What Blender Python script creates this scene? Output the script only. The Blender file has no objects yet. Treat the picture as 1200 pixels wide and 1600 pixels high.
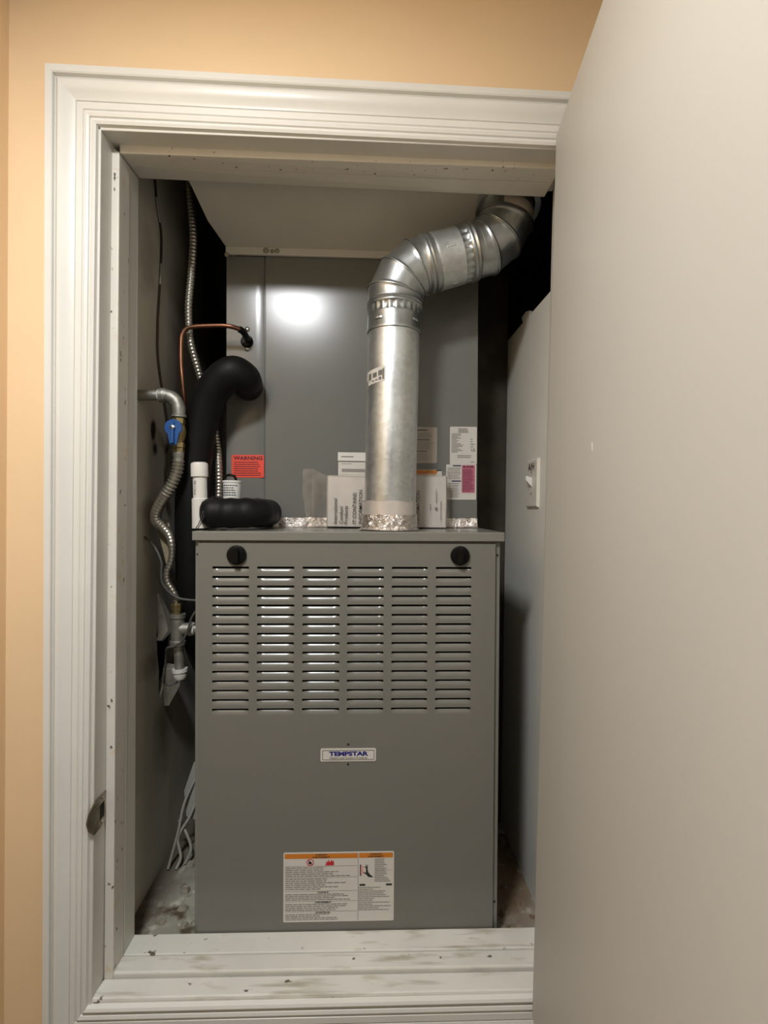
import bpy, bmesh, math, random
from mathutils import Vector, Matrix, geometry
random.seed(7)
R = math.radians
scene = bpy.context.scene
C = scene.collection

# ------------------------------------------------------------------ camera, world, light, exposure
cam_data = bpy.data.cameras.new('camera')
cam_data.sensor_fit = 'VERTICAL'
cam_data.sensor_height = 32.0
cam_data.lens = 818.0 / 1600.0 * 32.0
cam_data.clip_start = 0.02
camera = bpy.data.objects.new('camera', cam_data)
C.objects.link(camera)
yaw, pitch, roll = 0.0324, -0.0101, 0.0125
fwd = Vector((math.sin(yaw)*math.cos(pitch), math.cos(yaw)*math.cos(pitch), math.sin(pitch)))
rgt = Vector((math.cos(yaw), -math.sin(yaw), 0))
upv = rgt.cross(fwd)
r2 = rgt*math.cos(roll) + upv*math.sin(roll)
u2 = -rgt*math.sin(roll) + upv*math.cos(roll)
m = Matrix((r2, u2, -fwd)).transposed().to_4x4()
m.translation = Vector((0.03, -1.078, 0.8745))
camera.matrix_world = m
scene.camera = camera

world = bpy.data.worlds.new('world')
scene.world = world
world.use_nodes = True
world.node_tree.nodes['Background'].inputs[0].default_value = (0.9, 0.92, 1.0, 1)
world.node_tree.nodes['Background'].inputs[1].default_value = 0.0

lamp_data = bpy.data.lights.new('ceiling_lamp', 'AREA')
lamp_data.shape = 'DISK'
lamp_data.size = 0.24
lamp_data.energy = 21.5
lamp_data.color = (0.955, 0.98, 1.0)
lamp = bpy.data.objects.new('ceiling_lamp', lamp_data)
lamp.location = (-0.315, -1.03, 1.835)
C.objects.link(lamp)

vs = scene.view_settings
vs.view_transform = 'Standard'
vs.look = 'None'
vs.gamma = 1
vs.use_curve_mapping = False
vs.exposure = 0.08

# ------------------------------------------------------------------ materials
def srgb(r, g, b):
    f = lambda c: (c/255/12.92) if c/255 <= 0.04045 else ((c/255+0.055)/1.055)**2.4
    return (f(r), f(g), f(b), 1)

def new_mat(name):
    mt = bpy.data.materials.new(name)
    mt.use_nodes = True
    nt = mt.node_tree
    return mt, nt, nt.nodes['Principled BSDF']

def mat(name, col, rough=0.5, metal=0.0, var=0.0, vscale=8.0, bump=0.0, bscale=60.0, spec=0.5, vcol=None, coat=0.0, detail=4.0, contrast=(0.35, 0.65)):
    """procedural painted / metal surface: base colour with a noise mottling and fine relief"""
    mt, nt, b = new_mat(name)
    N, L = nt.nodes, nt.links
    col = tuple(col[:3]) + (1,)
    b.inputs['Base Color'].default_value = col
    b.inputs['Roughness'].default_value = rough
    b.inputs['Metallic'].default_value = metal
    b.inputs['Specular IOR Level'].default_value = spec
    b.inputs['Coat Weight'].default_value = coat
    tc = N.new('ShaderNodeTexCoord')
    if var > 0 or vcol:
        nz = N.new('ShaderNodeTexNoise'); nz.inputs['Scale'].default_value = vscale; nz.inputs['Detail'].default_value = detail
        L.new(tc.outputs['Object'], nz.inputs['Vector'])
        rp = N.new('ShaderNodeValToRGB')
        rp.color_ramp.elements[0].position = contrast[0]; rp.color_ramp.elements[1].position = contrast[1]
        d = vcol or tuple(c*(1-var) for c in col[:3]) + (1,)
        rp.color_ramp.elements[0].color = tuple(d[:3]) + (1,)
        rp.color_ramp.elements[1].color = col
        L.new(nz.outputs['Fac'], rp.inputs['Fac'])
        L.new(rp.outputs['Color'], b.inputs['Base Color'])
    if bump > 0:
        nb = N.new('ShaderNodeTexNoise'); nb.inputs['Scale'].default_value = bscale; nb.inputs['Detail'].default_value = 5
        L.new(tc.outputs['Object'], nb.inputs['Vector'])
        bp = N.new('ShaderNodeBump'); bp.inputs['Strength'].default_value = bump; bp.inputs['Distance'].default_value = 0.004
        L.new(nb.outputs['Fac'], bp.inputs['Height'])
        L.new(bp.outputs['Normal'], b.inputs['Normal'])
    return mt

def add_stain_or_tone(mt, centre, radii, col, edge=(0.55, 1.0), nscale=25, namp=0.6, amount=1.0):
    """a stain or a broad tone with a shape of its own, mixed over whatever feeds the base colour"""
    nt = mt.node_tree; N, L = nt.nodes, nt.links
    b = N['Principled BSDF']
    tc = N.new('ShaderNodeTexCoord')
    sub = N.new('ShaderNodeVectorMath'); sub.operation = 'SUBTRACT'; sub.inputs[1].default_value = centre
    L.new(tc.outputs['Object'], sub.inputs[0])
    dv = N.new('ShaderNodeVectorMath'); dv.operation = 'DIVIDE'; dv.inputs[1].default_value = radii
    L.new(sub.outputs[0], dv.inputs[0])
    ln = N.new('ShaderNodeVectorMath'); ln.operation = 'LENGTH'
    L.new(dv.outputs[0], ln.inputs[0])
    nz = N.new('ShaderNodeTexNoise'); nz.inputs['Scale'].default_value = nscale; nz.inputs['Detail'].default_value = 5
    L.new(tc.outputs['Object'], nz.inputs['Vector'])
    ma = N.new('ShaderNodeMath'); ma.operation = 'MULTIPLY_ADD'; ma.inputs[1].default_value = namp; ma.inputs[2].default_value = -namp*0.5
    L.new(nz.outputs['Fac'], ma.inputs[0])
    ad = N.new('ShaderNodeMath'); ad.operation = 'ADD'
    L.new(ln.outputs['Value'], ad.inputs[0]); L.new(ma.outputs[0], ad.inputs[1])
    mr = N.new('ShaderNodeMapRange'); mr.inputs['From Min'].default_value = edge[0]; mr.inputs['From Max'].default_value = edge[1]
    mr.inputs['To Min'].default_value = amount; mr.inputs['To Max'].default_value = 0.0
    L.new(ad.outputs[0], mr.inputs['Value'])
    mx = N.new('ShaderNodeMix'); mx.data_type = 'RGBA'
    L.new(mr.outputs[0], mx.inputs['Factor'])
    old = b.inputs['Base Color'].links[0].from_socket if b.inputs['Base Color'].links else None
    if old: L.new(old, mx.inputs['A'])
    else: mx.inputs['A'].default_value = b.inputs['Base Color'].default_value
    mx.inputs['B'].default_value = tuple(col[:3]) + (1,)
    L.new(mx.outputs['Result'], b.inputs['Base Color'])

def add_speckle(mt, col, scale=40, lo=0.62, hi=0.66, stretch=(1, 1, 1), detail=6):
    """chips / dirt patches from thresholded noise over the base colour"""
    nt = mt.node_tree; N, L = nt.nodes, nt.links
    b = N['Principled BSDF']
    tc = N.new('ShaderNodeTexCoord')
    mp = N.new('ShaderNodeMapping'); mp.inputs['Scale'].default_value = stretch
    L.new(tc.outputs['Object'], mp.inputs['Vector'])
    nz = N.new('ShaderNodeTexNoise'); nz.inputs['Scale'].default_value = scale; nz.inputs['Detail'].default_value = detail
    L.new(mp.outputs[0], nz.inputs['Vector'])
    mr = N.new('ShaderNodeMapRange'); mr.inputs['From Min'].default_value = lo; mr.inputs['From Max'].default_value = hi
    L.new(nz.outputs['Fac'], mr.inputs['Value'])
    mx = N.new('ShaderNodeMix'); mx.data_type = 'RGBA'
    L.new(mr.outputs[0], mx.inputs['Factor'])
    old = b.inputs['Base Color'].links[0].from_socket if b.inputs['Base Color'].links else None
    if old: L.new(old, mx.inputs['A'])
    else: mx.inputs['A'].default_value = b.inputs['Base Color'].default_value
    mx.inputs['B'].default_value = tuple(col[:3]) + (1,)
    L.new(mx.outputs['Result'], b.inputs['Base Color'])

M = {}
M['peach'] = mat('peach_wall_paint', (0.83, 0.610, 0.372), 0.55, var=0.05, vscale=3, bump=0.10, bscale=45)
M['hall_white'] = mat('hall_off_white', (0.74, 0.75, 0.74), 0.7, var=0.03)
M['ceiling'] = mat('ceiling_paint', (0.80, 0.78, 0.74), 0.8, var=0.03)
M['roomfloor'] = mat('hall_floor', (0.30, 0.27, 0.23), 0.5, var=0.3, vscale=6)
M['trim'] = mat('white_trim_paint', (0.74, 0.73, 0.68), 0.34, var=0.04, vscale=6, bump=0.05, bscale=30)
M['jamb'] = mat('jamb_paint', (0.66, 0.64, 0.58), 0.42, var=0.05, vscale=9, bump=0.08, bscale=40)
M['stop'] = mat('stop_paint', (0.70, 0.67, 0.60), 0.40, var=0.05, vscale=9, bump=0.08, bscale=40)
add_speckle(M['stop'], (0.12, 0.085, 0.05), 95, 0.67, 0.69, (1, 1, 0.5))
add_speckle(M['stop'], (0.66, 0.52, 0.37), 22, 0.64, 0.72)
M['sill'] = mat('worn_sill_paint', (0.72, 0.71, 0.65), 0.45, var=0.10, vscale=7, bump=0.25, bscale=25)
add_speckle(M['sill'], (0.45, 0.40, 0.31), 16, 0.58, 0.72, (0.6, 2.2, 1))
add_speckle(M['sill'], (0.43, 0.39, 0.32), 14, 0.57, 0.70, (0.35, 3.5, 1))
add_speckle(M['sill'], (0.12, 0.10, 0.08), 38, 0.68, 0.71, (0.8, 1.3, 1))
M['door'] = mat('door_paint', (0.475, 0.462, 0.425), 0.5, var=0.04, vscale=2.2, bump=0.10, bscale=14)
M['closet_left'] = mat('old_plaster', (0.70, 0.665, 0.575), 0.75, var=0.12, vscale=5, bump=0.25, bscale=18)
add_stain_or_tone(M['closet_left'], (-0.47, 0.160, 1.045), (0.05, 0.020, 0.032), (0.035, 0.018, 0.008), (0.5, 1.0), 60, 0.7)
add_stain_or_tone(M['closet_left'], (-0.47, 0.170, 1.005), (0.05, 0.020, 0.022), (0.05, 0.03, 0.012), (0.3, 1.0), 60, 0.8)
add_stain_or_tone(M['closet_left'], (-0.47, 0.235, 0.33), (0.05, 0.07, 0.16), (0.10, 0.07, 0.045), (0.2, 1.0), 20, 0.6, 0.6)
add_stain_or_tone(M['closet_left'], (-0.47, 0.52, 1.15), (0.05, 0.30, 0.70), (0.11, 0.075, 0.045), (0.70, 1.02), 9, 0.25, 0.85)  # broad brown darkening over the deeper part of the wall
add_stain_or_tone(M['closet_left'], (-0.47, 0.16, 0.50), (0.05, 0.10, 0.035), (0.20, 0.165, 0.12), (0.3, 1.0), 35, 1.0, 0.45)
add_stain_or_tone(M['closet_left'], (-0.47, 0.12, 1.42), (0.05, 0.06, 0.10), (0.42, 0.38, 0.31), (0.3, 1.0), 25, 1.0, 0.7)
add_stain_or_tone(M['closet_left'], (-0.47, 0.14, 0.86), (0.05, 0.07, 0.03), (0.26, 0.22, 0.165), (0.3, 1.0), 35, 1.0, 0.5)
M['closet_right'] = mat('grey_wall_board', (0.66, 0.66, 0.615), 0.6, var=0.06, vscale=5, bump=0.12, bscale=20)
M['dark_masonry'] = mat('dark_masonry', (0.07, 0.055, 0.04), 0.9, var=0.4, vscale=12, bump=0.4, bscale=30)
M['closet_floor'] = mat('dirty_concrete', (0.42, 0.40, 0.33), 0.8, var=0.45, vscale=14, bump=0.6, bscale=40)
add_speckle(M['closet_floor'], (0.62, 0.59, 0.50), 30, 0.56, 0.66)
add_speckle(M['closet_floor'], (0.10, 0.075, 0.045), 18, 0.58, 0.68)
add_stain_or_tone(M['closet_floor'], (0.37, 0.20, -0.03), (0.10, 0.22, 0.2), (0.16, 0.09, 0.04), (0.4, 1.1), 30, 0.7, 0.85)
add_stain_or_tone(M['closet_floor'], (-0.47, 0.25, -0.03), (0.075, 0.5, 0.2), (0.13, 0.105, 0.075), (0.5, 1.1), 30, 0.6, 0.85)
M['soffit'] = mat('soffit_plaster', (0.60, 0.585, 0.53), 0.7, var=0.08, vscale=6, bump=0.3, bscale=14)
M['steel_grey'] = mat('grey_enamel', (0.205, 0.203, 0.180), 0.27, spec=0.5, bump=0.02, bscale=8)
M['panel_grey'] = mat('grey_enamel_panel', (0.180, 0.177, 0.158), 0.22, spec=0.42, bump=0.02, bscale=6)
M['coil_grey'] = mat('coil_grey_enamel', (0.170, 0.172, 0.160), 0.21, spec=0.5, bump=0.03, bscale=5)
M['inside_dark'] = mat('inside_dark', (0.02, 0.02, 0.018), 0.9)
M['black_plastic'] = mat('black_plastic', (0.006, 0.006, 0.0055), 0.30, spec=0.14)
M['foam'] = mat('black_foam', (0.0055, 0.0058, 0.0058), 0.55, var=0.2, vscale=30, bump=0.15, bscale=70, spec=0.22)
M['copper'] = mat('copper', (0.33, 0.155, 0.095), 0.38, 1.0, var=0.35, vscale=30)
M['galv_pipe'] = mat('galvanised_iron', (0.40, 0.39, 0.35), 0.5, 0.75, var=0.3, vscale=50, bump=0.25, bscale=90)
M['brass'] = mat('aged_brass', (0.38, 0.30, 0.14), 0.42, 0.85, var=0.4, vscale=60, bump=0.15)
M['stainless'] = mat('stainless_corrugated', (0.56, 0.53, 0.46), 0.32, 0.9, var=0.2, vscale=30)
M['conduit'] = mat('flexible_conduit', (0.50, 0.47, 0.41), 0.36, 0.85, var=0.2, vscale=30)
M['blue'] = mat('blue_handle', (0.012, 0.085, 0.29), 0.4, var=0.15, vscale=40)
M['pvc'] = mat('white_pvc', (0.72, 0.70, 0.65), 0.38, var=0.04)
M['white_plastic'] = mat('white_plastic', (0.72, 0.72, 0.70), 0.4, var=0.03)
M['plate'] = mat('switch_plate', (0.62, 0.61, 0.56), 0.4, var=0.03)
M['paper'] = mat('white_paper', (0.64, 0.61, 0.58), 0.7, var=0.05, vscale=12, bump=0.12, bscale=10)
M['label_white'] = mat('label_white', (0.64, 0.62, 0.575), 0.45, var=0.03)
M['label_beige'] = mat('label_beige', (0.50, 0.445, 0.39), 0.45, var=0.05, vscale=30)
M['label_orange'] = mat('label_orange', (0.62, 0.205, 0.02), 0.45, var=0.05)
M['label_red'] = mat('label_red', (0.86, 0.075, 0.045), 0.45, var=0.03)
M['label_pink'] = mat('label_pink', (0.50, 0.14, 0.22), 0.45, var=0.05)
M['label_navy'] = mat('label_navy', (0.015, 0.015, 0.09), 0.45)
M['ink'] = mat('black_ink', (0.02, 0.02, 0.022), 0.5)
M['ink_grey'] = mat('grey_ink', (0.15, 0.14, 0.13), 0.5)
M['ink_lightgrey'] = mat('light_grey_ink', (0.27, 0.25, 0.23), 0.5)
M['ink_red'] = mat('red_ink', (0.52, 0.02, 0.03), 0.5)
M['ink_darkred'] = mat('dark_red_ink', (0.09, 0.008, 0.010), 0.5)
M['ink_pink'] = mat('pink_ink', (0.70, 0.36, 0.33), 0.5)
M['ink_blue'] = mat('blue_ink', (0.02, 0.02, 0.20), 0.5)
M['nickel'] = mat('screw_steel', (0.55, 0.54, 0.50), 0.3, 1.0)
M['dark_screw'] = mat('dark_screw', (0.02, 0.02, 0.02), 0.5)
M['bronze'] = mat('worn_bronze', (0.46, 0.40, 0.30), 0.36, 0.8, var=0.5, vscale=40)
M['brown_cord'] = mat('brown_cord', (0.055, 0.03, 0.018), 0.6, var=0.3, vscale=30)
M['grey_cord'] = mat('grey_cord', (0.07, 0.066, 0.058), 0.5)
M['white_cord'] = mat('white_cord', (0.36, 0.35, 0.31), 0.5)
M['tan'] = mat('tan_tape', (0.33, 0.28, 0.17), 0.55, var=0.2, vscale=30, bump=0.2)
M['rubble_brown'] = mat('brown_rubble', (0.26, 0.19, 0.12), 0.9, var=0.5, vscale=40, bump=0.5, bscale=60)
M['plaster'] = mat('broken_plaster', (0.36, 0.325, 0.26), 0.85, var=0.3, vscale=40, bump=0.5, bscale=60)

def galvanised(name, col, rough, spangle=110, dim=0.72):
    mt, nt, b = new_mat(name); N, L = nt.nodes, nt.links
    b.inputs['Metallic'].default_value = 0.92
    tc = N.new('ShaderNodeTexCoord')
    vo = N.new('ShaderNodeTexVoronoi'); vo.inputs['Scale'].default_value = spangle
    nz = N.new('ShaderNodeTexNoise'); nz.inputs['Scale'].default_value = 9; nz.inputs['Detail'].default_value = 6
    L.new(tc.outputs['Object'], vo.inputs['Vector']); L.new(tc.outputs['Object'], nz.inputs['Vector'])
    sp = N.new('ShaderNodeSeparateColor'); L.new(vo.outputs['Color'], sp.inputs[0])
    av = N.new('ShaderNodeMath'); av.operation = 'MULTIPLY_ADD'; av.inputs[1].default_value = 0.22
    L.new(sp.outputs[0], av.inputs[0]); L.new(nz.outputs['Fac'], av.inputs[2])
    rp = N.new('ShaderNodeValToRGB')
    rp.color_ramp.elements[0].position = 0.30; rp.color_ramp.elements[1].position = 0.78
    rp.color_ramp.elements[0].color = tuple(c*dim for c in col) + (1,); rp.color_ramp.elements[1].color = tuple(col) + (1,)
    L.new(av.outputs[0], rp.inputs['Fac']); L.new(rp.outputs['Color'], b.inputs['Base Color'])
    mr = N.new('ShaderNodeMapRange'); mr.inputs['To Min'].default_value = rough-0.07; mr.inputs['To Max'].default_value = rough+0.12
    L.new(av.outputs[0], mr.inputs['Value']); L.new(mr.outputs[0], b.inputs['Roughness'])
    bp = N.new('ShaderNodeBump'); bp.inputs['Strength'].default_value = 0.12; bp.inputs['Distance'].default_value = 0.003
    L.new(nz.outputs['Fac'], bp.inputs['Height']); L.new(bp.outputs['Normal'], b.inputs['Normal'])
    return mt
M['galv'] = galvanised('galvanised_sheet', (0.70, 0.735, 0.745), 0.36)
M['galv_dark'] = galvanised('galvanised_sheet_elbow', (0.50, 0.53, 0.54), 0.30, 50, 0.75)

def foil_mat():
    mt, nt, b = new_mat('aluminium_foil_tape'); N, L = nt.nodes, nt.links
    b.inputs['Metallic'].default_value = 1.0
    b.inputs['Base Color'].default_value = (0.80, 0.75, 0.71, 1)
    b.inputs['Roughness'].default_value = 0.26
    tc = N.new('ShaderNodeTexCoord')
    nz = N.new('ShaderNodeTexNoise'); nz.inputs['Scale'].default_value = 55; nz.inputs['Detail'].default_value = 4; nz.inputs['Distortion'].default_value = 1.5
    L.new(tc.outputs['Object'], nz.inputs['Vector'])
    ad = N.new('ShaderNodeMath'); ad.operation = 'PINGPONG'; ad.inputs[1].default_value = 0.09
    L.new(nz.outputs['Fac'], ad.inputs[0])
    bp = N.new('ShaderNodeBump'); bp.inputs['Strength'].default_value = 0.8; bp.inputs['Distance'].default_value = 0.012
    L.new(ad.outputs[0], bp.inputs['Height']); L.new(bp.outputs['Normal'], b.inputs['Normal'])
    return mt
M['foil'] = foil_mat()
M['foil_smooth'] = mat('smooth_foil_tape', (0.74, 0.69, 0.65), 0.42, 0.55, var=0.12, vscale=20, bump=0.12, bscale=22)

def film_mat():
    mt, nt, b = new_mat('clear_plastic_film'); N, L = nt.nodes, nt.links
    N.remove(b)
    out = N['Material Output']
    tr = N.new('ShaderNodeBsdfTransparent'); tr.inputs[0].default_value = (0.97, 0.96, 0.94, 1)
    gl = N.new('ShaderNodeBsdfGlossy'); gl.inputs['Roughness'].default_value = 0.16
    df = N.new('ShaderNodeBsdfDiffuse'); df.inputs[0].default_value = (0.75, 0.73, 0.70, 1)
    m1 = N.new('ShaderNodeMixShader'); m1.inputs[0].default_value = 0.45
    L.new(df.outputs[0], m1.inputs[1]); L.new(gl.outputs[0], m1.inputs[2])
    nz = N.new('ShaderNodeTexNoise'); nz.inputs['Scale'].default_value = 45
    tc = N.new('ShaderNodeTexCoord'); L.new(tc.outputs['Object'], nz.inputs['Vector'])
    mr = N.new('ShaderNodeMapRange'); mr.inputs['From Min'].default_value = 0.35; mr.inputs['From Max'].default_value = 0.75
    mr.inputs['To Min'].default_value = 0.05; mr.inputs['To Max'].default_value = 0.17
    L.new(nz.outputs['Fac'], mr.inputs['Value'])
    m2 = N.new('ShaderNodeMixShader')
    L.new(mr.outputs[0], m2.inputs[0]); L.new(tr.outputs[0], m2.inputs[1]); L.new(m1.outputs[0], m2.inputs[2])
    L.new(m2.outputs[0], out.inputs[0])
    return mt
M['film'] = film_mat()

# ------------------------------------------------------------------ mesh helpers
def origin_of(p):
    o = Vector((0, 0, 0))
    while p is not None:
        o = o + p.location; p = p.parent
    return o

class MB:
    """collects simple solids in world coordinates and links them as ONE mesh object"""
    def __init__(s): s.v = []; s.f = []
    def add(s, vs_, fs_):
        n = len(s.v); s.v += [tuple(v) for v in vs_]; s.f += [tuple(n+i for i in f) for f in fs_]; return s
    def box(s, x0, x1, y0, y1, z0, z1):
        return s.add([(x0,y0,z0),(x1,y0,z0),(x1,y1,z0),(x0,y1,z0),(x0,y0,z1),(x1,y0,z1),(x1,y1,z1),(x0,y1,z1)],
                     [(0,3,2,1),(4,5,6,7),(0,1,5,4),(1,2,6,5),(2,3,7,6),(3,0,4,7)])
    def hexa(s, front, back):
        """front / back: four corners each, same winding"""
        return s.add(list(front)+list(back), [(0,1,2,3),(7,6,5,4),(0,4,5,1),(1,5,6,2),(2,6,7,3),(3,7,4,0)])
    def plate(s, outer, holes, fmap, depth):
        """flat polygon with holes given in 2D, mapped to 3D by fmap(u, v, d), extruded from d=0 to d=depth"""
        polys = [[Vector((u, v, 0)) for u, v in outer]] + [[Vector((u, v, 0)) for u, v in h] for h in holes]
        tris = geometry.tessellate_polygon(polys)
        flat = [p for q in polys for p in q]
        n = len(flat)
        vs_ = [fmap(p.x, p.y, 0) for p in flat] + [fmap(p.x, p.y, depth) for p in flat]
        fs_ = [tuple(t) for t in tris] + [tuple(n+i for i in reversed(t)) for t in tris]
        k = 0
        for q in polys:
            for i in range(len(q)):
                a, b_ = k+i, k+(i+1) % len(q)
                fs_.append((a, b_, n+b_, n+a))
            k += len(q)
        return s.add(vs_, fs_)
    def loft(s, rings, cap=True, closed=True):
        n = len(rings[0]); base = len(s.v)
        s.v += [tuple(p) for r in rings for p in r]
        for i in range(len(rings)-1):
            for j in range(n if closed else n-1):
                a = base+i*n+j; b_ = base+i*n+(j+1) % n
                s.f.append((a, b_, b_+n, a+n))
        if cap:
            s.f.append(tuple(base+j for j in reversed(range(n))))
            s.f.append(tuple(base+(len(rings)-1)*n+j for j in range(n)))
        return s
    def tube(s, pts, rad, seg=16, cap=True):
        pts = [Vector(p) for p in pts]
        rad = rad if isinstance(rad, (list, tuple)) else [rad]*len(pts)
        rings = []; prev = None
        for i, p in enumerate(pts):
            t = (pts[min(i+1, len(pts)-1)] - pts[max(i-1, 0)])
            t = t.normalized() if t.length > 1e-9 else Vector((0, 0, 1))
            if prev is None:
                ref = Vector((0, 0, 1)) if abs(t.z) < 0.9 else Vector((1, 0, 0))
                n1 = t.cross(ref).normalized()
            else:
                n1 = (prev - t*prev.dot(t)).normalized()
            prev = n1; n2 = t.cross(n1)
            rings.append([p + (n1*math.cos(2*math.pi*k/seg) + n2*math.sin(2*math.pi*k/seg))*rad[i] for k in range(seg)])
        return s.loft(rings, cap)
    def lathe(s, base, axis, prof, seg=24):
        """prof: (distance along axis, radius)"""
        base = Vector(base); ax = Vector(axis).normalized()
        ref = Vector((0, 0, 1)) if abs(ax.z) < 0.9 else Vector((1, 0, 0))
        n1 = ax.cross(ref).normalized(); n2 = ax.cross(n1)
        rings = [[base + ax*d + (n1*math.cos(2*math.pi*k/seg) + n2*math.sin(2*math.pi*k/seg))*max(r, 1e-5) for k in range(seg)] for d, r in prof]
        return s.loft(rings, True)
    def build(s, name, material, parent=None, smooth=None, bevel=0, seg=2, at=None):
        me = bpy.data.meshes.new(name)
        org = origin_of(parent)
        loc = Vector((0, 0, 0))
        if at is not None: loc = Vector(at) - org; org = Vector(at)
        me.from_pydata([tuple(Vector(v) - org) for v in s.v], [], s.f)
        bm = bmesh.new(); bm.from_mesh(me)
        bmesh.ops.recalc_face_normals(bm, faces=bm.faces)
        bm.to_mesh(me); bm.free()
        me.materials.append(material)
        if smooth:
            for p in me.polygons: p.use_smooth = True
            me.set_sharp_from_angle(angle=R(smooth))
        o = bpy.data.objects.new(name, me)
        C.objects.link(o)
        o.location = loc
        if parent: o.parent = parent
        if bevel:
            b = o.modifiers.new('bevel', 'BEVEL'); b.width = bevel; b.segments = seg; b.limit_method = 'ANGLE'
            b.angle_limit = R(40)
        return o

def tag(o, label=None, cat=None, group=None, kind=None):
    if label: o['label'] = label
    if cat: o['category'] = cat
    if group: o['group'] = group
    if kind: o['kind'] = kind
    return o

def thing(name, label, cat, loc, group=None):
    o = bpy.data.objects.new(name, None); C.objects.link(o)
    o.empty_display_size = 0.05
    o.location = loc
    return tag(o, label, cat, group)

def structure(o, label=None):
    return tag(o, label, None, None, 'structure')

def smooth_path(pts, n=8):
    """Catmull-Rom through the points"""
    P = [Vector(p) for p in pts]; P = [P[0]*2-P[1]] + P + [P[-1]*2-P[-2]]
    out = []
    for i in range(1, len(P)-2):
        for k in range(n):
            t = k/n
            out.append(0.5*((2*P[i]) + (P[i+1]-P[i-1])*t + (2*P[i-1]-5*P[i]+4*P[i+1]-P[i+2])*t*t + (-P[i-1]+3*P[i]-3*P[i+1]+P[i+2])*t**3))
    out.append(P[-2])
    return out

def resample(path, step):
    out = [path[0]]; acc = 0
    for a, b_ in zip(path, path[1:]):
        d = (b_-a).length
        while acc + d >= step:
            t = (step-acc)/d; a = a + (b_-a)*t; d = (b_-a).length; out.append(a); acc = 0
        acc += d
    return out

FONT_CACHE = {}
def lettering(body, size, material, parent, loc, rot, bold=0.0, xs=1.0, align='CENTER', shear=0.0, spacing=1.0, name='lettering', res=3):
    """flat printed words: Blender's built-in font turned into a mesh"""
    cu = bpy.data.curves.new(name, 'FONT')
    cu.body = body; cu.size = size; cu.offset = bold; cu.align_x = align; cu.align_y = 'CENTER'
    cu.shear = shear; cu.space_character = spacing; cu.resolution_u = res
    to = bpy.data.objects.new(name, cu); C.objects.link(to)
    dg = bpy.context.evaluated_depsgraph_get()
    me = bpy.data.meshes.new_from_object(to.evaluated_get(dg))
    bpy.data.objects.remove(to)
    bpy.data.curves.remove(cu)
    me.materials.clear(); me.materials.append(material)
    o = bpy.data.objects.new(name, me); C.objects.link(o)
    o.scale = (xs, 1, 1)
    o.rotation_euler = rot
    o.location = Vector(loc) - origin_of(parent)
    o.parent = parent
    return o

FRONT = (math.pi/2, 0, 0)           # facing the viewer (-Y)
VERT = (math.pi/2, -math.pi/2, 0)   # same, reading upwards

def rounded(x0, x1, z0, z1, r, n=4):
    pts = []
    for cx, cz, a0 in ((x1-r, z0+r, -90), (x1-r, z1-r, 0), (x0+r, z1-r, 90), (x0+r, z0+r, 180)):
        for k in range(n+1):
            a = R(a0 + 90*k/n); pts.append((cx+r*math.cos(a), cz+r*math.sin(a)))
    return pts

def facing(y):        # plate mapping: u->X, v->Z, extruded away from the viewer
    return lambda u, v, d: (u, y+d, v)

def print_lines(mb, x0, x1, z1, z0, rows, y, seed, height=0.55, fill=(0.7, 1.0), word=(0.03, 0.12)):
    """unreadably small print: rows of word-sized dashes"""
    rnd = random.Random(seed); W = x1-x0; p = (z1-z0)/rows
    for i in range(rows):
        z = z1 - p*(i+0.5); h = p*height/2; x = x0; end = x0 + W*rnd.uniform(*fill)
        while x < end - W*0.01:
            w = min(W*rnd.uniform(*word), end-x)
            mb.add([(x, y, z-h), (x+w, y, z-h), (x+w, y, z+h), (x, y, z+h)], [(0, 1, 2, 3)])
            x += w + W*0.012
    return mb

def rect(mb, x0, x1, z0, z1, y):
    return mb.add([(x0, y, z0), (x1, y, z0), (x1, y, z1), (x0, y, z1)], [(0, 1, 2, 3)])

def lerp(a, b, t): return a + (b-a)*t

# ------------------------------------------------------------------ the hall the picture is taken from
FL, CE = -0.62, 1.85
structure(MB().box(-0.70, 1.30, -3.6, 0.0, FL-0.05, FL).build('floor', M['roomfloor']), 'brown floor of the hallway in front of the closet')
structure(MB().box(-0.70, 1.30, -3.6, 0.0, CE, CE+0.05).build('ceiling', M['ceiling']), 'white hallway ceiling above the closet')
structure(MB().box(-0.70, 1.30, -3.65, -3.6, FL, CE).build('wall_back', M['hall_white']), 'off white hallway wall opposite the closet')
structure(MB().box(1.25, 1.30, -3.6, -0.13, FL, CE).build('wall_right', M['hall_white']), 'off white hallway wall right of the open door')
structure(MB().box(-0.70, -0.608, -3.6, -0.13, FL, CE).build('wall_left', M['peach']), 'peach side wall meeting the closet wall at the far left')
outer = [(-0.75, FL), (1.30, FL), (1.30, CE), (-0.75, CE)]
hole = [(-0.46, -0.06), (0.40, -0.06), (0.40, 1.56), (-0.46, 1.56)]
structure(MB().plate(outer, [hole], lambda u, v, d: (u, -0.13+d, v), 0.105).build('wall_front', M['peach']),
          'peach painted wall around the white closet door frame')

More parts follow.
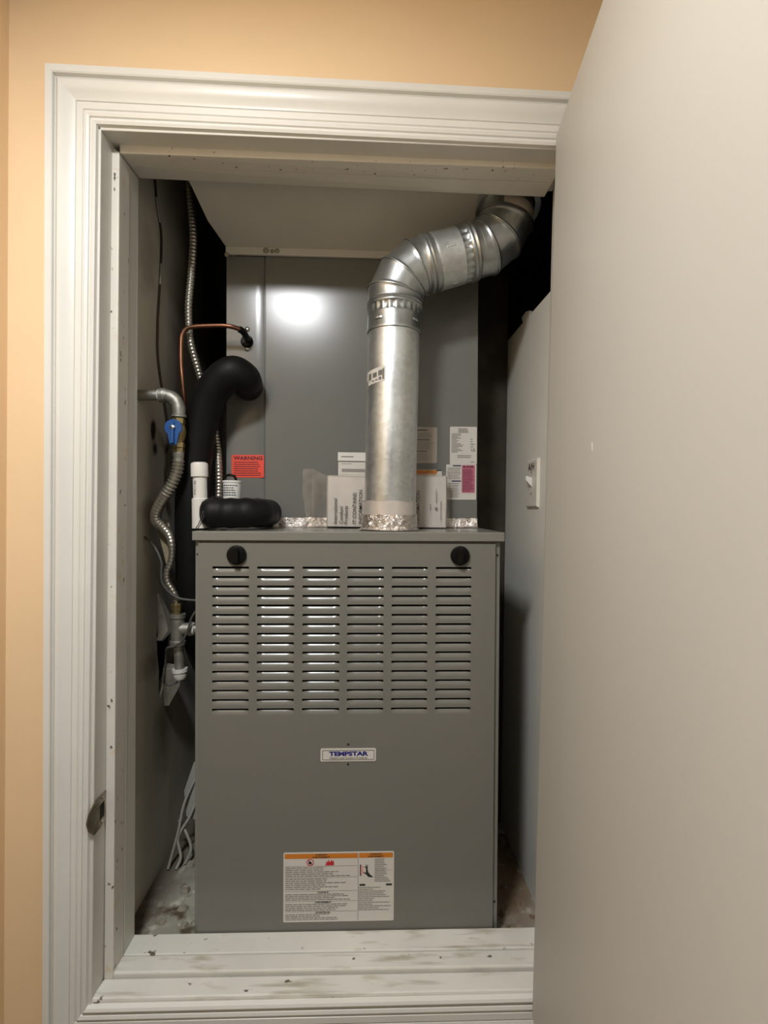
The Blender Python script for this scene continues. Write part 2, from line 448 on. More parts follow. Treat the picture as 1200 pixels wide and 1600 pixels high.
# ------------------------------------------------------------------ door casing: moulded profile mitred at the corners
PROF = [(0.0, 0.0), (0.0, 0.021), (0.015, 0.0235), (0.125, 0.0235), (0.15, 0.022), (0.160, 0.0155), (0.175, 0.0155), (0.20, 0.019), (0.26, 0.0225),
        (0.33, 0.0225), (0.42, 0.018), (0.50, 0.0145), (0.555, 0.0135), (0.565, 0.0115), (0.58, 0.0115), (0.59, 0.0140), (0.70, 0.0140),
        (0.715, 0.0120), (0.73, 0.0120), (0.745, 0.0150), (0.78, 0.0165), (0.83, 0.0150), (0.845, 0.0120), (0.87, 0.0120), (0.89, 0.0160), (0.93, 0.0180), (0.975, 0.0160), (1.0, 0.009), (1.0, 0.0)]
oTL, oTR, oBR, oBL = Vector((-0.533, 0, 1.630)), Vector((0.455, 0, 1.6145)), Vector((0.440, 0, -0.115)), Vector((-0.5275, 0, -0.115))
iTL, iTR, iBR, iBL = Vector((-0.4465, 0, 1.531)), Vector((0.372, 0, 1.5213)), Vector((0.355, 0, -0.012)), Vector((-0.4545, 0, -0.017))
def casing(name, o0, o1, i0, i1, label):
    a = [lerp(o0, i0, u) + Vector((0, -0.13-h, 0)) for u, h in PROF]
    b = [lerp(o1, i1, u) + Vector((0, -0.13-h, 0)) for u, h in PROF]
    return structure(MB().loft([a, b]).build(name, M['trim'], smooth=28), label)
casing('trim_1', oBL, oTL, iBL, iTL, 'white moulded casing down the left side of the closet opening')
casing('trim_2', oTL, oTR, iTL, iTR, 'white moulded casing across the top of the closet opening')
casing('trim_3', oTR, oBR, iTR, iBR, 'white moulded casing behind the open door, right of the opening')
casing('trim_4', oBR, oBL, iBR, iBL, 'white moulded casing along the bottom of the opening, below the sill')

# jamb boards, door stops and sill
def board(name, pts_front, pts_back, mt, label, bevel=0.0015):
    return structure(MB().hexa(pts_front, pts_back).build(name, mt, bevel=bevel), label)
J0, J1 = -0.140, -0.012      # jamb depth
board('trim_5', [(-0.470, J0, -0.04), (-0.4490, J0, -0.04), (-0.4430, J0, 1.545), (-0.465, J0, 1.545)],
      [(-0.470, J1, -0.04), (-0.4470, J1, -0.04), (-0.4400, J1, 1.545), (-0.465, J1, 1.545)], M['jamb'], 'white left door jamb board inside the casing')
board('trim_6', [(-0.447, -0.101, -0.01), (-0.4300, -0.101, -0.01), (-0.4295, -0.101, 1.516), (-0.445, -0.101, 1.525)],
      [(-0.447, -0.058, -0.01), (-0.4300, -0.058, -0.01), (-0.4300, -0.058, 1.518), (-0.445, -0.058, 1.525)], M['stop'], 'white door stop with chipped edge on the left jamb', 0.002)
board('trim_7', [(-0.447, -0.0565, -0.01), (-0.4300, -0.0565, -0.01), (-0.4315, -0.0565, 1.520), (-0.445, -0.0565, 1.525)],
      [(-0.447, -0.012, -0.01), (-0.4290, -0.012, -0.01), (-0.4330, -0.012, 1.522), (-0.445, -0.012, 1.525)], M['jamb'], 'white inner strip of the left jamb next to the closet', 0.002)
board('trim_8', [(-0.465, J0, 1.527), (0.40, J0, 1.5205), (0.40, J0, 1.55), (-0.465, J0, 1.555)],
      [(-0.465, J1, 1.535), (0.40, J1, 1.523), (0.40, J1, 1.55), (-0.465, J1, 1.555)], M['jamb'], 'white head jamb board across the top of the opening')
board('trim_9', [(-0.4295, -0.101, 1.5135), (0.385, -0.101, 1.5120), (0.385, -0.101, 1.535), (-0.4295, -0.101, 1.54)],
      [(-0.4295, -0.058, 1.5165), (0.385, -0.058, 1.5120), (0.385, -0.058, 1.535), (-0.4295, -0.058, 1.54)], M['stop'], 'white head door stop with chipped paint along its edge', 0.002)
board('trim_10', [(-0.4315, -0.0565, 1.5185), (0.385, -0.0565, 1.5120), (0.385, -0.0565, 1.54), (-0.4315, -0.0565, 1.54)],
      [(-0.4315, -0.012, 1.5225), (0.385, -0.012, 1.5110), (0.385, -0.012, 1.54), (-0.4315, -0.012, 1.54)], M['jamb'], 'white inner strip of the head jamb next to the closet', 0.002)
board('trim_11', [(0.366, J0, -0.04), (0.40, J0, -0.04), (0.40, J0, 1.54), (0.374, J0, 1.54)],
      [(0.388, J1, -0.04), (0.42, J1, -0.04), (0.42, J1, 1.54), (0.402, J1, 1.54)], M['jamb'], 'white right door jamb board hidden behind the open door')
# sill: nose board, raised stop, rear board
board('trim_12', [(-0.452, -0.1385, -0.045), (0.352, -0.1385, -0.045), (0.352, -0.1385, -0.007), (-0.452, -0.1385, -0.009)],
      [(-0.447, -0.101, -0.045), (0.372, -0.101, -0.045), (0.372, -0.101, -0.003), (-0.447, -0.101, -0.005)], M['sill'], 'worn white front board of the sill, scuffed and dirty', 0.004)
board('trim_13', [(-0.440, -0.0985, -0.045), (0.372, -0.0985, -0.045), (0.372, -0.0985, 0.0035), (-0.440, -0.0985, 0.002)],
      [(-0.440, -0.0610, -0.045), (0.385, -0.0610, -0.045), (0.385, -0.0610, 0.0035), (-0.440, -0.0610, 0.002)], M['sill'], 'worn white middle board of the sill with a stepped edge', 0.003)
board('trim_14', [(-0.440, -0.058, -0.045), (0.395, -0.058, -0.045), (0.395, -0.058, 0.003), (-0.440, -0.058, 0.0005)],
      [(-0.440, -0.010, -0.045), (0.40, -0.010, -0.045), (0.40, -0.010, 0.006), (-0.440, -0.010, 0.002)], M['sill'], 'white rear board of the sill in front of the furnace', 0.0025)

# ------------------------------------------------------------------ the open door
def door_leaf():
    tilt = 0.0105                        # lean of the hinge edge
    ang = R(6.7)
    along = Vector((-math.sin(ang), -math.cos(ang), 0))
    side = Vector((math.cos(ang), -math.sin(ang), 0))
    b0 = Vector((0.3370, -0.157, -0.036)); t0 = Vector((0.3555, -0.157, 1.5325))
    W, T = 0.80, 0.035
    f = [b0, b0+along*W, t0+along*W, t0]
    b = [p+side*T for p in f]
    return MB().hexa(f, b).build('door_1', M['door'], bevel=0.0015)
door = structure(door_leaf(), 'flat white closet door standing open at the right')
# scuffs on the leaf
def on_door(s, z, off):
    ang = R(6.7); t = (z+0.036)/1.5685
    p = Vector((lerp(0.3370, 0.3555, t), -0.157, z)) + Vector((-math.sin(ang), -math.cos(ang), 0))*s
    return p - Vector((math.cos(ang), -math.sin(ang), 0))*off
chip = MB()
ring = [(0.0, 0.008), (0.004, 0.006), (0.006, 0.0), (0.0045, -0.007), (0.001, -0.010), (-0.001, -0.006), (0.002, 0.0), (-0.001, 0.005)]
chip.loft([[on_door(0.255+a*0.8, 0.954+c*1.0, 0.0) for a, c in ring], [on_door(0.255+a*0.5, 0.954+c*0.6, 0.0012) for a, c in ring]])
chip.build('paint_blister', M['door'], door, smooth=60)

# strike plate let into the left jamb
sp = thing('strike_plate', 'worn bronze latch strike plate let into the lower left jamb', 'strike plate', (-0.4445, -0.12, 0.315))
xj = -0.4475
op = [(-0.099, 0.345), (-0.098, 0.289), (-0.143, 0.287), (-0.154, 0.300), (-0.158, 0.316), (-0.154, 0.332), (-0.143, 0.346)]
slot = [(-0.107, 0.330), (-0.107, 0.301), (-0.124, 0.301), (-0.124, 0.330)]
def spm(u, v, d):
    curl = max(0.0, -0.143-u)
    return (xj+0.0012-d - curl*0.35 + 0.0015, u, v)
MB().plate(op, [slot], spm, 0.0016).build('plate', M['bronze'], sp, smooth=30)
MB().box(xj-0.004, xj+0.0009, -0.124, -0.107, 0.301, 0.330).build('latch_box', M['inside_dark'], sp)
for z in (0.338, 0.294):
    MB().lathe((xj+0.0022, -0.113, z), (1, 0, 0), [(0, 0.0032), (0.0008, 0.003), (0.001, 0.001)], 10).build('screw', M['bronze'], sp)

# ------------------------------------------------------------------ closet shell
wl = MB()
hole_l = [(0.185, 0.585), (0.205, 0.560), (0.225, 0.570), (0.262, 0.600), (0.300, 0.590), (0.315, 0.540), (0.300, 0.480), (0.270, 0.440), (0.235, 0.420), (0.212, 0.400), (0.203, 0.425), (0.206, 0.470), (0.196, 0.510)]
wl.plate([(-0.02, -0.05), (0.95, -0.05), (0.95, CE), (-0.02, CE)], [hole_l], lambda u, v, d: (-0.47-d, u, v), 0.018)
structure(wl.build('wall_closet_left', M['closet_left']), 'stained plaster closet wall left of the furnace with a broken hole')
structure(MB().box(-0.62, -0.60, 0.10, 0.45, 0.30, 0.70).build('wall_cavity', M['dark_masonry']), 'dark masonry behind the broken hole in the plaster')
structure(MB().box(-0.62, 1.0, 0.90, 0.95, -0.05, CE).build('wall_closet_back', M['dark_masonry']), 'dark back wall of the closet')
structure(MB().plate([(-0.02, -0.05), (0.405, -0.05), (0.405, 1.352), (0.29, 1.353), (0.16, 1.351), (-0.02, 1.349)], [], lambda u, v, d: (0.425+d, u, v), 0.013)
          .build('wall_closet_right', M['closet_right']), 'grey board wall right of the furnace ending below a dark opening')
structure(MB().box(0.3215, 0.424, 0.405, 0.43, -0.05, CE).build('wall_return', M['dark_masonry']), 'dark return wall between the coil cabinet and the right wall')
structure(MB().box(0.90, 0.95, -0.02, 0.95, -0.05, CE).build('wall_void', M['dark_masonry']), 'dark masonry inside the opening above the right wall')
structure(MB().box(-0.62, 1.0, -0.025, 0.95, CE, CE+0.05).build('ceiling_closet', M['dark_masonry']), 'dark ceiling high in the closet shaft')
structure(MB().box(-0.62, 1.0, -0.02, 0.95, -0.08, -0.03).build('floor_closet', M['closet_floor']), 'dirty concrete closet floor beside the furnace')
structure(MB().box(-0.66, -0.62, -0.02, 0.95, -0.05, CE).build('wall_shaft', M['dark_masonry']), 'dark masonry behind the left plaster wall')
# sloping plaster soffit above the coil, with a notch for the flue
def sofz(y): return 1.495 + (0.216-y)*0.33
ycs = [0.75, 0.216, 0.205, 0.17, 0.11, 0.05, 0.0, -0.02]
left_edge = [(-0.3165, 0.212), (-0.341, 0.135), (-0.346, 0.092), (-0.35, 0.054), (-0.354, 0.033), (-0.36, -0.018)]
notch = [(0.334+0.066*math.cos(R(a)), 0.075+0.066*math.sin(R(a))) for a in range(260, 99, -20)]
right_edge = [(0.322, -0.018)] + notch + [(0.322, 0.212)]
sof = MB().plate(left_edge + right_edge, [], lambda u, v, d: (u, v, sofz(v)+d), 0.012)
so = structure(sof.build('ceiling_soffit', M['soffit']), 'sloping grey plaster soffit above the coil cabinet')
MB().box(-0.319, 0.31, 0.203, 0.2115, 1.480, 1.4985).build('edge_strip', M['soffit'], so, bevel=0.0015)
lump = MB()
for x, z, r in ((-0.222, 1.490, 0.008), (-0.207, 1.489, 0.006), (-0.195, 1.490, 0.007), (-0.316, 1.478, 0.006)):
    lump.lathe((x, 0.204, z), (0, -1, 0), [(0, r), (0.002, r*0.9), (0.004, r*0.45), (0.0045, 0.0005)], 8)
lump.build('plaster_lump', M['plaster'], so, smooth=50)

# plaster bits on the left wall around the hole
fl = thing('plaster_flake', 'curled strip of loose plaster hanging at the top of the wall hole', 'plaster', (-0.468, 0.19, 0.60))
MB().loft([[(-0.466, 0.186, 0.66), (-0.466, 0.194, 0.66), (-0.4685, 0.194, 0.66), (-0.4685, 0.186, 0.66)],
           [(-0.452, 0.190, 0.61), (-0.448, 0.210, 0.61), (-0.453, 0.212, 0.61), (-0.4685, 0.190, 0.61)],
           [(-0.446, 0.198, 0.57), (-0.440, 0.214, 0.568), (-0.446, 0.218, 0.568), (-0.468, 0.196, 0.57)],
           [(-0.458, 0.186, 0.548), (-0.455, 0.190, 0.546), (-0.460, 0.194, 0.546), (-0.4685, 0.186, 0.548)]]).build('flake', M['plaster'], fl, smooth=50)
fl2 = thing('plaster_flake', 'pale slab of broken plaster under the capped gas pipe stub', 'plaster', (-0.468, 0.22, 0.40))
MB().hexa([(-0.458, 0.215, 0.470), (-0.425, 0.235, 0.475), (-0.430, 0.240, 0.420), (-0.452, 0.225, 0.375)],
          [(-0.4685, 0.222, 0.470), (-0.4685, 0.255, 0.475), (-0.4685, 0.262, 0.420), (-0.4685, 0.232, 0.372)]).build('slab', M['plaster'], fl2, bevel=0.003)

# torn scrap of board over the right opening
sc_ = thing('board_scrap', 'small torn scrap of board sticking up on the right wall edge', 'scrap', (0.431, 0.22, 1.352))
MB().plate([(0.185, 1.348), (0.262, 1.346), (0.280, 1.372), (0.245, 1.374), (0.215, 1.366)], [], lambda u, v, d: (0.4265+d, u, v), 0.006).build('scrap', M['closet_right'], sc_)

# ------------------------------------------------------------------ furnace
fu = thing('gas_furnace', 'large grey gas furnace cabinet with a louvred front panel', 'furnace', (0, 0.37, -0.03))
cab = MB()
X0, X1 = -0.3135, 0.3125
# shell: sides, back, bottom, front strips (open behind the louvred panel)
cab.box(X0, X0+0.010, 0, 0.72, -0.03, 0.803)
cab.box(X1-0.012, X1, 0, 0.72, -0.03, 0.803)
cab.box(X0+0.010, X1-0.012, 0.71, 0.72, -0.03, 0.803)
cab.box(X0+0.010, X1-0.012, 0.0, 0.71, -0.03, -0.02)
cab.box(X0+0.010, X1-0.012, 0.0, 0.006, 0.785, 0.803)
cab.build('cabinet', M['steel_grey'], fu, bevel=0.0015)
MB().box(X0+0.011, X1-0.013, 0.03, 0.034, -0.02, 0.785).build('inner_liner', M['inside_dark'], fu)
MB().box(-0.3165, 0.3190, -0.013, 0.72, 0.8035, 0.8225).build('top_cap', M['steel_grey'], fu, bevel=0.002, seg=3)
for x, z in ((X0+0.005, 0.775), (X1-0.006, 0.775), (X1-0.006, 0.05)):
    MB().lathe((x, 0.0005, z), (0, -1, 0), [(0, 0.0028), (0.0012, 0.0026), (0.0016, 0.001)], 10).build('screw', M['dark_screw'], fu)
# front panel with real slots
PX0, PX1, PZ0, PZ1, PY = -0.3055, 0.3010, -0.018, 0.7985, -0.008
cols = [(-0.2765, -0.2030), (-0.1865, -0.1115), (-0.0945, -0.0190), (-0.0035, 0.0710), (0.0875, 0.1610), (0.1780, 0.2510)]
NR = 16; ZT, PITCH, LH = 0.7510, 0.0193, 0.0135
rows = [(ZT-PITCH*i-LH, ZT-PITCH*i) for i in range(NR)]
xs = sorted([PX0, PX1] + [v for c in cols for v in c]); zs = sorted([PZ0, PZ1] + [v for r in rows for v in r])
pan = MB(); V = {}
def pv(i, j):
    if (i, j) not in V:
        V[(i, j)] = len(pan.v); pan.v.append((xs[i], PY, zs[j]))
    return V[(i, j)]
for i in range(len(xs)-1):
    for j in range(len(zs)-1):
        if i % 2 == 1 and j % 2 == 1: continue
        pan.f.append((pv(i, j), pv(i+1, j), pv(i+1, j+1), pv(i, j+1)))
# folded rim of the panel
n = len(pan.v); e = 0.0025
pan.v += [(PX0, PY, PZ0), (PX1, PY, PZ0), (PX1, PY, PZ1), (PX0, PY, PZ1), (PX0, 0.004, PZ0), (PX1, 0.004, PZ0), (PX1, 0.004, PZ1), (PX0, 0.004, PZ1)]
pan.f += [(n, n+1, n+5, n+4), (n+1, n+2, n+6, n+5), (n+2, n+3, n+7, n+6), (n+3, n, n+4, n+7)]
panel = pan.build('front_panel', M['panel_grey'], fu)
# one louver: blade pressed inwards at its top edge, closed at both ends, local origin at the slot's top centre
def louver_mesh(w):
    h = w/2; mb = MB()
    prof = [(0.0036*((z+LH)/(LH-0.0046))**1.8, z) for z in (-0.0046, -0.0056, -0.0066, -0.0077, -0.0089, -0.0101, -0.0113, -0.0125)] + [(0.0, -LH)]
    nx = 12; rings = []
    for d, z in prof:
        ring_ = []
        for k in range(nx+1):
            t = -1 + 2*k/nx
            x = h*math.copysign(abs(t)**0.8, t)
            edge = max(0.0, (abs(x)-(h-0.010))/0.010)
            ring_.append((x, d*(1-edge**2.0), z*(1-edge**3) if z > -0.0045 else z))
        rings.append(ring_)
    mb.loft(rings, cap=False, closed=False)
    me = bpy.data.meshes.new('louver'); me.from_pydata(mb.v, [], mb.f)
    me.materials.append(M['panel_grey'])
    for p in me.polygons: p.use_smooth = True
    return me
for (a, b) in cols:
    lm = louver_mesh(b-a)
    for (z0, z1) in rows:
        o = bpy.data.objects.new('louver', lm); C.objects.link(o)
        o.location = Vector(((a+b)/2, PY, z1)) - origin_of(panel); o.parent = panel
# quarter-turn latch knobs
for kx, kr in ((-0.2275, 0.0), (0.2270, -0.12)):
    kb = MB().lathe((kx, PY, 0.7745), (0, -1, 0), [(0, 0.0195), (0.004, 0.0200), (0.0065, 0.0190), (0.0075, 0.0165), (0.0072, 0.0)], 32).build('knob', M['black_plastic'], fu, smooth=35)
    gp = [(-0.0065, -0.0155), (0.0065, -0.0155), (0.0065, 0.008), (0.0035, 0.0145), (0, 0.0165), (-0.0035, 0.0145), (-0.0065, 0.008)]
    c_, s_ = math.cos(kr), math.sin(kr)
    gp = [(kx+u*c_-v*s_, 0.7745+u*s_+v*c_) for u, v in gp]
    MB().plate(gp, [], lambda u, v, d: (u, PY-0.0068-d, v), 0.011).build('grip', M['black_plastic'], kb, bevel=0.0015)
# name plate
pl = MB().plate(rounded(-0.0565, 0.0570, 0.3520, 0.3785, 0.003), [], facing(PY-0.0014), 0.0013).build('nameplate', M['label_white'], fu)
fr = MB()
fr.plate(rounded(-0.0530, 0.0535, 0.3550, 0.3755, 0.002), [rounded(-0.0518, 0.0523, 0.3562, 0.3743, 0.0015)], facing(PY-0.0018), 0.0003).build('border', M['ink_grey'], pl)
lettering('TEMPSTAR', 0.0118, M['ink_blue'], pl, (0.0005, PY-0.0018, 0.3676), FRONT, bold=0.0006, xs=1.42, spacing=0.98)
lettering('Heating and Cooling Products', 0.0052, M['ink_grey'], pl, (0.0005, PY-0.0018, 0.3592), FRONT, bold=0.0001, xs=1.22)
for z in (0.3865, 0.3455):
    MB().lathe((0.0, PY-0.0001, z), (0, -1, 0), [(0, 0.0024), (0.0004, 0.0023)], 12).build('rivet_hole', M['dark_screw'], fu)
# big warning label low on the panel
LY = PY-0.0009
wlb = MB().plate(rounded(-0.1310, 0.0955, 0.0215, 0.1650, 0.003), [], facing(LY), 0.0009).build('warning_label', M['label_white'], fu)
LY -= 0.0003
for q in ((-0.1285, 0.0205, 0.1525, 0.1625), (0.0235, 0.0930, 0.1525, 0.1625)): rect(MB_ := MB(), *q, LY); MB_.build('orange_band', M['label_orange'], wlb)
mb = MB()
rect(mb, -0.128, 0.020, 0.1363, 0.1368, LY); rect(mb, -0.128, 0.020, 0.1133, 0.1138, LY); rect(mb, -0.128, 0.020, 0.0850, 0.0855, LY)
rect(mb, -0.128, 0.020, 0.0640, 0.0645, LY); rect(mb, -0.128, 0.020, 0.0430, 0.0435, LY); rect(mb, 0.0214, 0.0221, 0.0235, 0.163, LY)
rect(mb, 0.0550, 0.0930, 0.1265, 0.1269, LY); mb.build('rule', M['ink_grey'], wlb)
mb = MB()
print_lines(mb, -0.127, 0.010, 0.1355, 0.1145, 5, LY, 3, 0.5, (0.45, 1.0)); print_lines(mb, -0.127, 0.010, 0.1125, 0.0875, 6, LY, 4, 0.5, (0.5, 1.0))
print_lines(mb, -0.127, 0.008, 0.0805, 0.0660, 4, LY, 5, 0.5, (0.7, 1.0)); print_lines(mb, -0.127, 0.008, 0.0600, 0.0445, 4, LY, 6, 0.5, (0.7, 1.0))
print_lines(mb, -0.127, 0.008, 0.0390, 0.0250, 4, LY, 7, 0.5, (0.5, 1.0)); print_lines(mb, 0.0555, 0.0900, 0.1510, 0.1020, 13, LY, 8, 0.5, (0.5, 1.0), (0.15, 0.4))
print_lines(mb, 0.0225, 0.0900, 0.0930, 0.0430, 13, LY, 9, 0.45, (0.4, 1.0), (0.06, 0.2))
mb.build('fine_print', M['ink_lightgrey'], wlb)
for q in ((0.0245, 0.0365, 0.0945, 0.0985), (0.0790, 0.0915, 0.0945, 0.0985), (0.0255, 0.0275, 0.1150, 0.1390)): rect(MB_ := MB(), *q, LY); MB_.build('black_bar', M['ink'], wlb)
lettering('AVERTISSEMENT', 0.0050, M['ink'], wlb, (-0.054, LY-0.0003, 0.1550), FRONT, bold=0.0001)
lettering('WARNING', 0.0050, M['ink'], wlb, (-0.054, LY-0.0003, 0.1600), FRONT, bold=0.0001)
lettering('WARNING', 0.0050, M['ink'], wlb, (0.058, LY-0.0003, 0.1600), FRONT, bold=0.0001)
lettering('AVERTISSEMENT', 0.0045, M['ink'], wlb, (0.058, LY-0.0003, 0.1550), FRONT, bold=0.0001)
lettering('WARNING', 0.0046, M['ink'], wlb, (-0.050, LY-0.0003, 0.0825), FRONT, bold=0.0001)
lettering('AVERTISSEMENT', 0.0046, M['ink'], wlb, (-0.050, LY-0.0003, 0.0620), FRONT, bold=0.0001)
lettering('ADVERTENCIA', 0.0046, M['ink'], wlb, (-0.050, LY-0.0003, 0.0408), FRONT, bold=0.0001)
# pictograms: prohibition ring with flame, flames, hand near a hot surface
mb = MB(); cx, cz = -0.0765, 0.1445
mb.plate([(cx+0.0075*math.cos(R(a)), cz+0.0072*math.sin(R(a))) for a in range(0, 360, 15)], [[(cx+0.006*math.cos(R(a)), cz+0.0057*math.sin(R(a))) for a in range(0, 360, 15)]], facing(LY), 0.0002)
mb.add([(cx-0.0052, LY, cz+0.0038), (cx-0.0040, LY, cz+0.0050), (cx+0.0052, LY, cz-0.0038), (cx+0.0040, LY, cz-0.0050)], [(0, 1, 2, 3)])
mb.build('prohibition_sign', M['ink_red'], wlb); mb = MB()
fx, fz = -0.0365, 0.1380
mb.plate([(fx-0.009, fz), (fx+0.009, fz), (fx+0.0085, fz+0.005), (fx+0.0075, fz+0.0115), (fx+0.005, fz+0.007), (fx+0.0035, fz+0.0125), (fx+0.0005, fz+0.006), (fx-0.0025, fz+0.0125), (fx-0.0035, fz+0.006), (fx-0.0065, fz+0.009), (fx-0.0075, fz+0.004)], [], facing(LY), 0.0002)
mb.build('flame_sign', M['ink_red'], wlb)
mb = MB()
mb.plate([(cx-0.003, cz-0.0035), (cx+0.002, cz-0.0035), (cx+0.0035, cz), (cx+0.001, cz+0.0015), (cx-0.0005, cz+0.004), (cx-0.002, cz+0.001), (cx-0.0035, cz+0.001)], [], facing(LY-0.0002), 0.0002)
mb.build('spark_sign', M['ink'], wlb); mb = MB()
mb.plate([(0.0525, 0.1130), (0.0520, 0.1120), (0.0430, 0.1125), (0.0375, 0.1185), (0.0320, 0.1215), (0.0325, 0.1230), (0.0375, 0.1215), (0.0380, 0.1300), (0.0340, 0.1345), (0.0350, 0.1350), (0.0380, 0.1330), (0.0370, 0.1390), (0.0383, 0.1390), (0.0395, 0.1335), (0.0405, 0.1380), (0.0416, 0.1375), (0.0410, 0.1290), (0.0425, 0.1230), (0.0460, 0.1180)], [], facing(LY), 0.0002)
mb.build('hand_sign', M['ink'], wlb)
mb = MB(); mb.plate([(0.0278, 0.1160), (0.0300, 0.1160), (0.0330, 0.1230), (0.0318, 0.1300), (0.0330, 0.1360), (0.0278, 0.1370)], [], facing(LY), 0.0002); mb.build('heat_mark', M['ink_pink'], wlb)
fu.rotation_euler = (0, -0.0065, 0)

# ------------------------------------------------------------------ evaporator coil cabinet on top of the furnace
co = thing('evaporator_coil_cabinet', 'grey sheet metal coil cabinet standing on the furnace', 'coil cabinet', (0, 0.45, 0.823))
CY = 0.216
MB().box(-0.3140, 0.3035, CY+0.004, 0.70, 0.824, 1.484).build('cabinet', M['coil_grey'], co, bevel=0.002)
spn = [(-0.3140, CY), (-0.2440, CY), (-0.2380, CY+0.00025), (-0.2320, CY+0.0009), (-0.2270, CY+0.0016), (-0.2225, CY+0.0024), (-0.2225, CY+0.006), (-0.3140, CY+0.006)]
MB().loft([[(x, y, 0.828) for x, y in spn], [(x, y, 1.484) for x, y in spn]]).build('side_panel', M['coil_grey'], co, smooth=25)
MB().box(-0.2200, 0.3035, CY-0.003, CY+0.006, 0.828, 1.484).build('front_panel', M['coil_grey'], co, bevel=0.002)
for z in (1.306, 1.258):
    MB().lathe((-0.2635, CY, z), (0, -1, 0), [(0, 0.0062), (0.0012, 0.006), (0.003, 0.0045), (0.0038, 0.001)], 14).build('screw', M['nickel'], co, smooth=50)
MB().lathe((-0.2640, CY, 1.276), (0, -1, 0), [(0, 0.0150), (0.004, 0.0150), (0.007, 0.0120), (0.007, 0.0)], 20).build('grommet', M['black_plastic'], co, smooth=40)
for a, b, z1 in ((-0.199, -0.066, 0.8465), (0.225, 0.3035, 0.8460)):
    mb = MB(); nx = 24; rings = []
    rnd = random.Random(int(a*1000))
    top = [(lerp(a, b, i/nx), CY-0.0045-rnd.uniform(0, 0.0015), z1+rnd.uniform(-0.001, 0.001)) for i in range(nx+1)]
    mid = [(p[0], CY-0.005-rnd.uniform(0, 0.002), lerp(z1, 0.825, 0.5)) for p in top]
    low = [(p[0], CY-0.007-rnd.uniform(0, 0.002), 0.827) for p in top]
    frt = [(p[0], CY-0.016, 0.8236) for p in top]
    mb.loft([top, mid, low, frt], cap=False, closed=False)
    mb.build('foil_tape', M['foil'], co, smooth=20)
# labels
def sticker(x0, x1, z0, z1, mt, name, par, y, r=0.003, tilt=0.0):
    return MB().plate(rounded(x0, x1, z0, z1, r), [], facing(y), 0.0008).build(name, mt, par)
wy = CY-0.0008
wlab = sticker(-0.3010, -0.2225, 0.9440, 0.9995, M['label_red'], 'warning_sticker', co, wy)
tag(wlab, 'orange red sticker headed WARNING')
lettering('WARNING', 0.0125, M['ink_darkred'], wlab, (-0.2605, wy-0.0004, 0.9910), FRONT, bold=0.0005, xs=1.12, spacing=1.05)
print_lines(MB(), -0.2955, -0.2285, 0.9840, 0.9470, 7, wy-0.0004, 21, 0.38, (0.85, 1.0), (0.06, 0.16)).build('fine_print', M['ink_darkred'], wlab)
fy = CY-0.0038
la = sticker(0.1460, 0.2025, 0.9820, 1.0705, M['label_beige'], 'caution_label', co, fy)
mb = MB(); print_lines(mb, 0.1500, 0.1990, 1.0575, 1.0440, 4, fy-0.0004, 31, 0.4); print_lines(mb, 0.1500, 0.1960, 1.0360, 1.0160, 6, fy-0.0004, 32, 0.4)
print_lines(mb, 0.1500, 0.1820, 1.0080, 0.9880, 6, fy-0.0004, 33, 0.4); mb.build('fine_print', M['ink_lightgrey'], la)
mb = MB(); print_lines(mb, 0.1530, 0.1830, 1.0660, 1.0610, 1, fy-0.0004, 34, 0.8); print_lines(mb, 0.1505, 0.1880, 1.0420, 1.0370, 1, fy-0.0004, 35, 0.6); print_lines(mb, 0.1530, 0.1840, 1.0135, 1.0090, 1, fy-0.0004, 36, 0.6)
mb.build('heading', M['ink_grey'], la)
lb = sticker(0.2345, 0.3015, 0.9795, 1.0725, M['label_white'], 'rating_label', co, fy)
mb = MB(); print_lines(mb, 0.255, 0.281, 1.0690, 1.0570, 4, fy-0.0004, 41, 0.5, (0.8, 1.0), (0.2, 0.5)); print_lines(mb, 0.2385, 0.268, 1.0565, 1.0080, 14, fy-0.0004, 42, 0.4, (0.4, 1.0), (0.1, 0.4))
print_lines(mb, 0.285, 0.298, 1.0450, 1.0200, 4, fy-0.0004, 43, 0.25, (0.4, 1.0), (0.3, 0.5)); print_lines(mb, 0.253, 0.290, 1.0030, 0.9945, 2, fy-0.0004, 44, 0.4, (0.9, 1.0), (0.1, 0.25))
print_lines(mb, 0.286, 0.299, 0.9870, 0.9840, 1, fy-0.0004, 45, 0.6); mb.build('fine_print', M['ink_grey'], lb)
lettering('UL', 0.010, M['ink_grey'], lb, (0.2925, fy-0.0004, 1.0150), FRONT, bold=0.0002)
lc = sticker(0.2255, 0.3005, 0.8920, 0.9793, M['label_white'], 'refrigerant_label', co, fy)
pk = MB(); rect(pk, 0.2645, 0.2970, 0.9090, 0.9775, fy-0.0004); pk.build('pink_panel', M['label_pink'], lc)
for q in ((0.2420, 0.2625, 0.9745, 0.9775), (0.2390, 0.2625, 0.9365, 0.9395)): rect(MB_ := MB(), *q, fy-0.0004); MB_.build('navy_bar', M['label_navy'], lc)
lettering('R-410A', 0.0072, M['ink_darkred'], lc, (0.2808, fy-0.0008, 0.9732), FRONT, bold=0.0003, xs=1.15)
mb = MB(); print_lines(mb, 0.2665, 0.2955, 0.9680, 0.9120, 16, fy-0.0007, 51, 0.4, (0.7, 1.0), (0.1, 0.3)); mb.build('pink_print', M['ink_darkred'], lc)
mb = MB(); print_lines(mb, 0.2290, 0.2620, 0.9720, 0.9420, 8, fy-0.0004, 52, 0.35, (0.8, 1.0), (0.1, 0.3)); print_lines(mb, 0.2290, 0.2600, 0.9340, 0.8970, 9, fy-0.0004, 53, 0.35, (0.8, 1.0), (0.1, 0.3)); mb.build('fine_print', M['ink_grey'], lc)
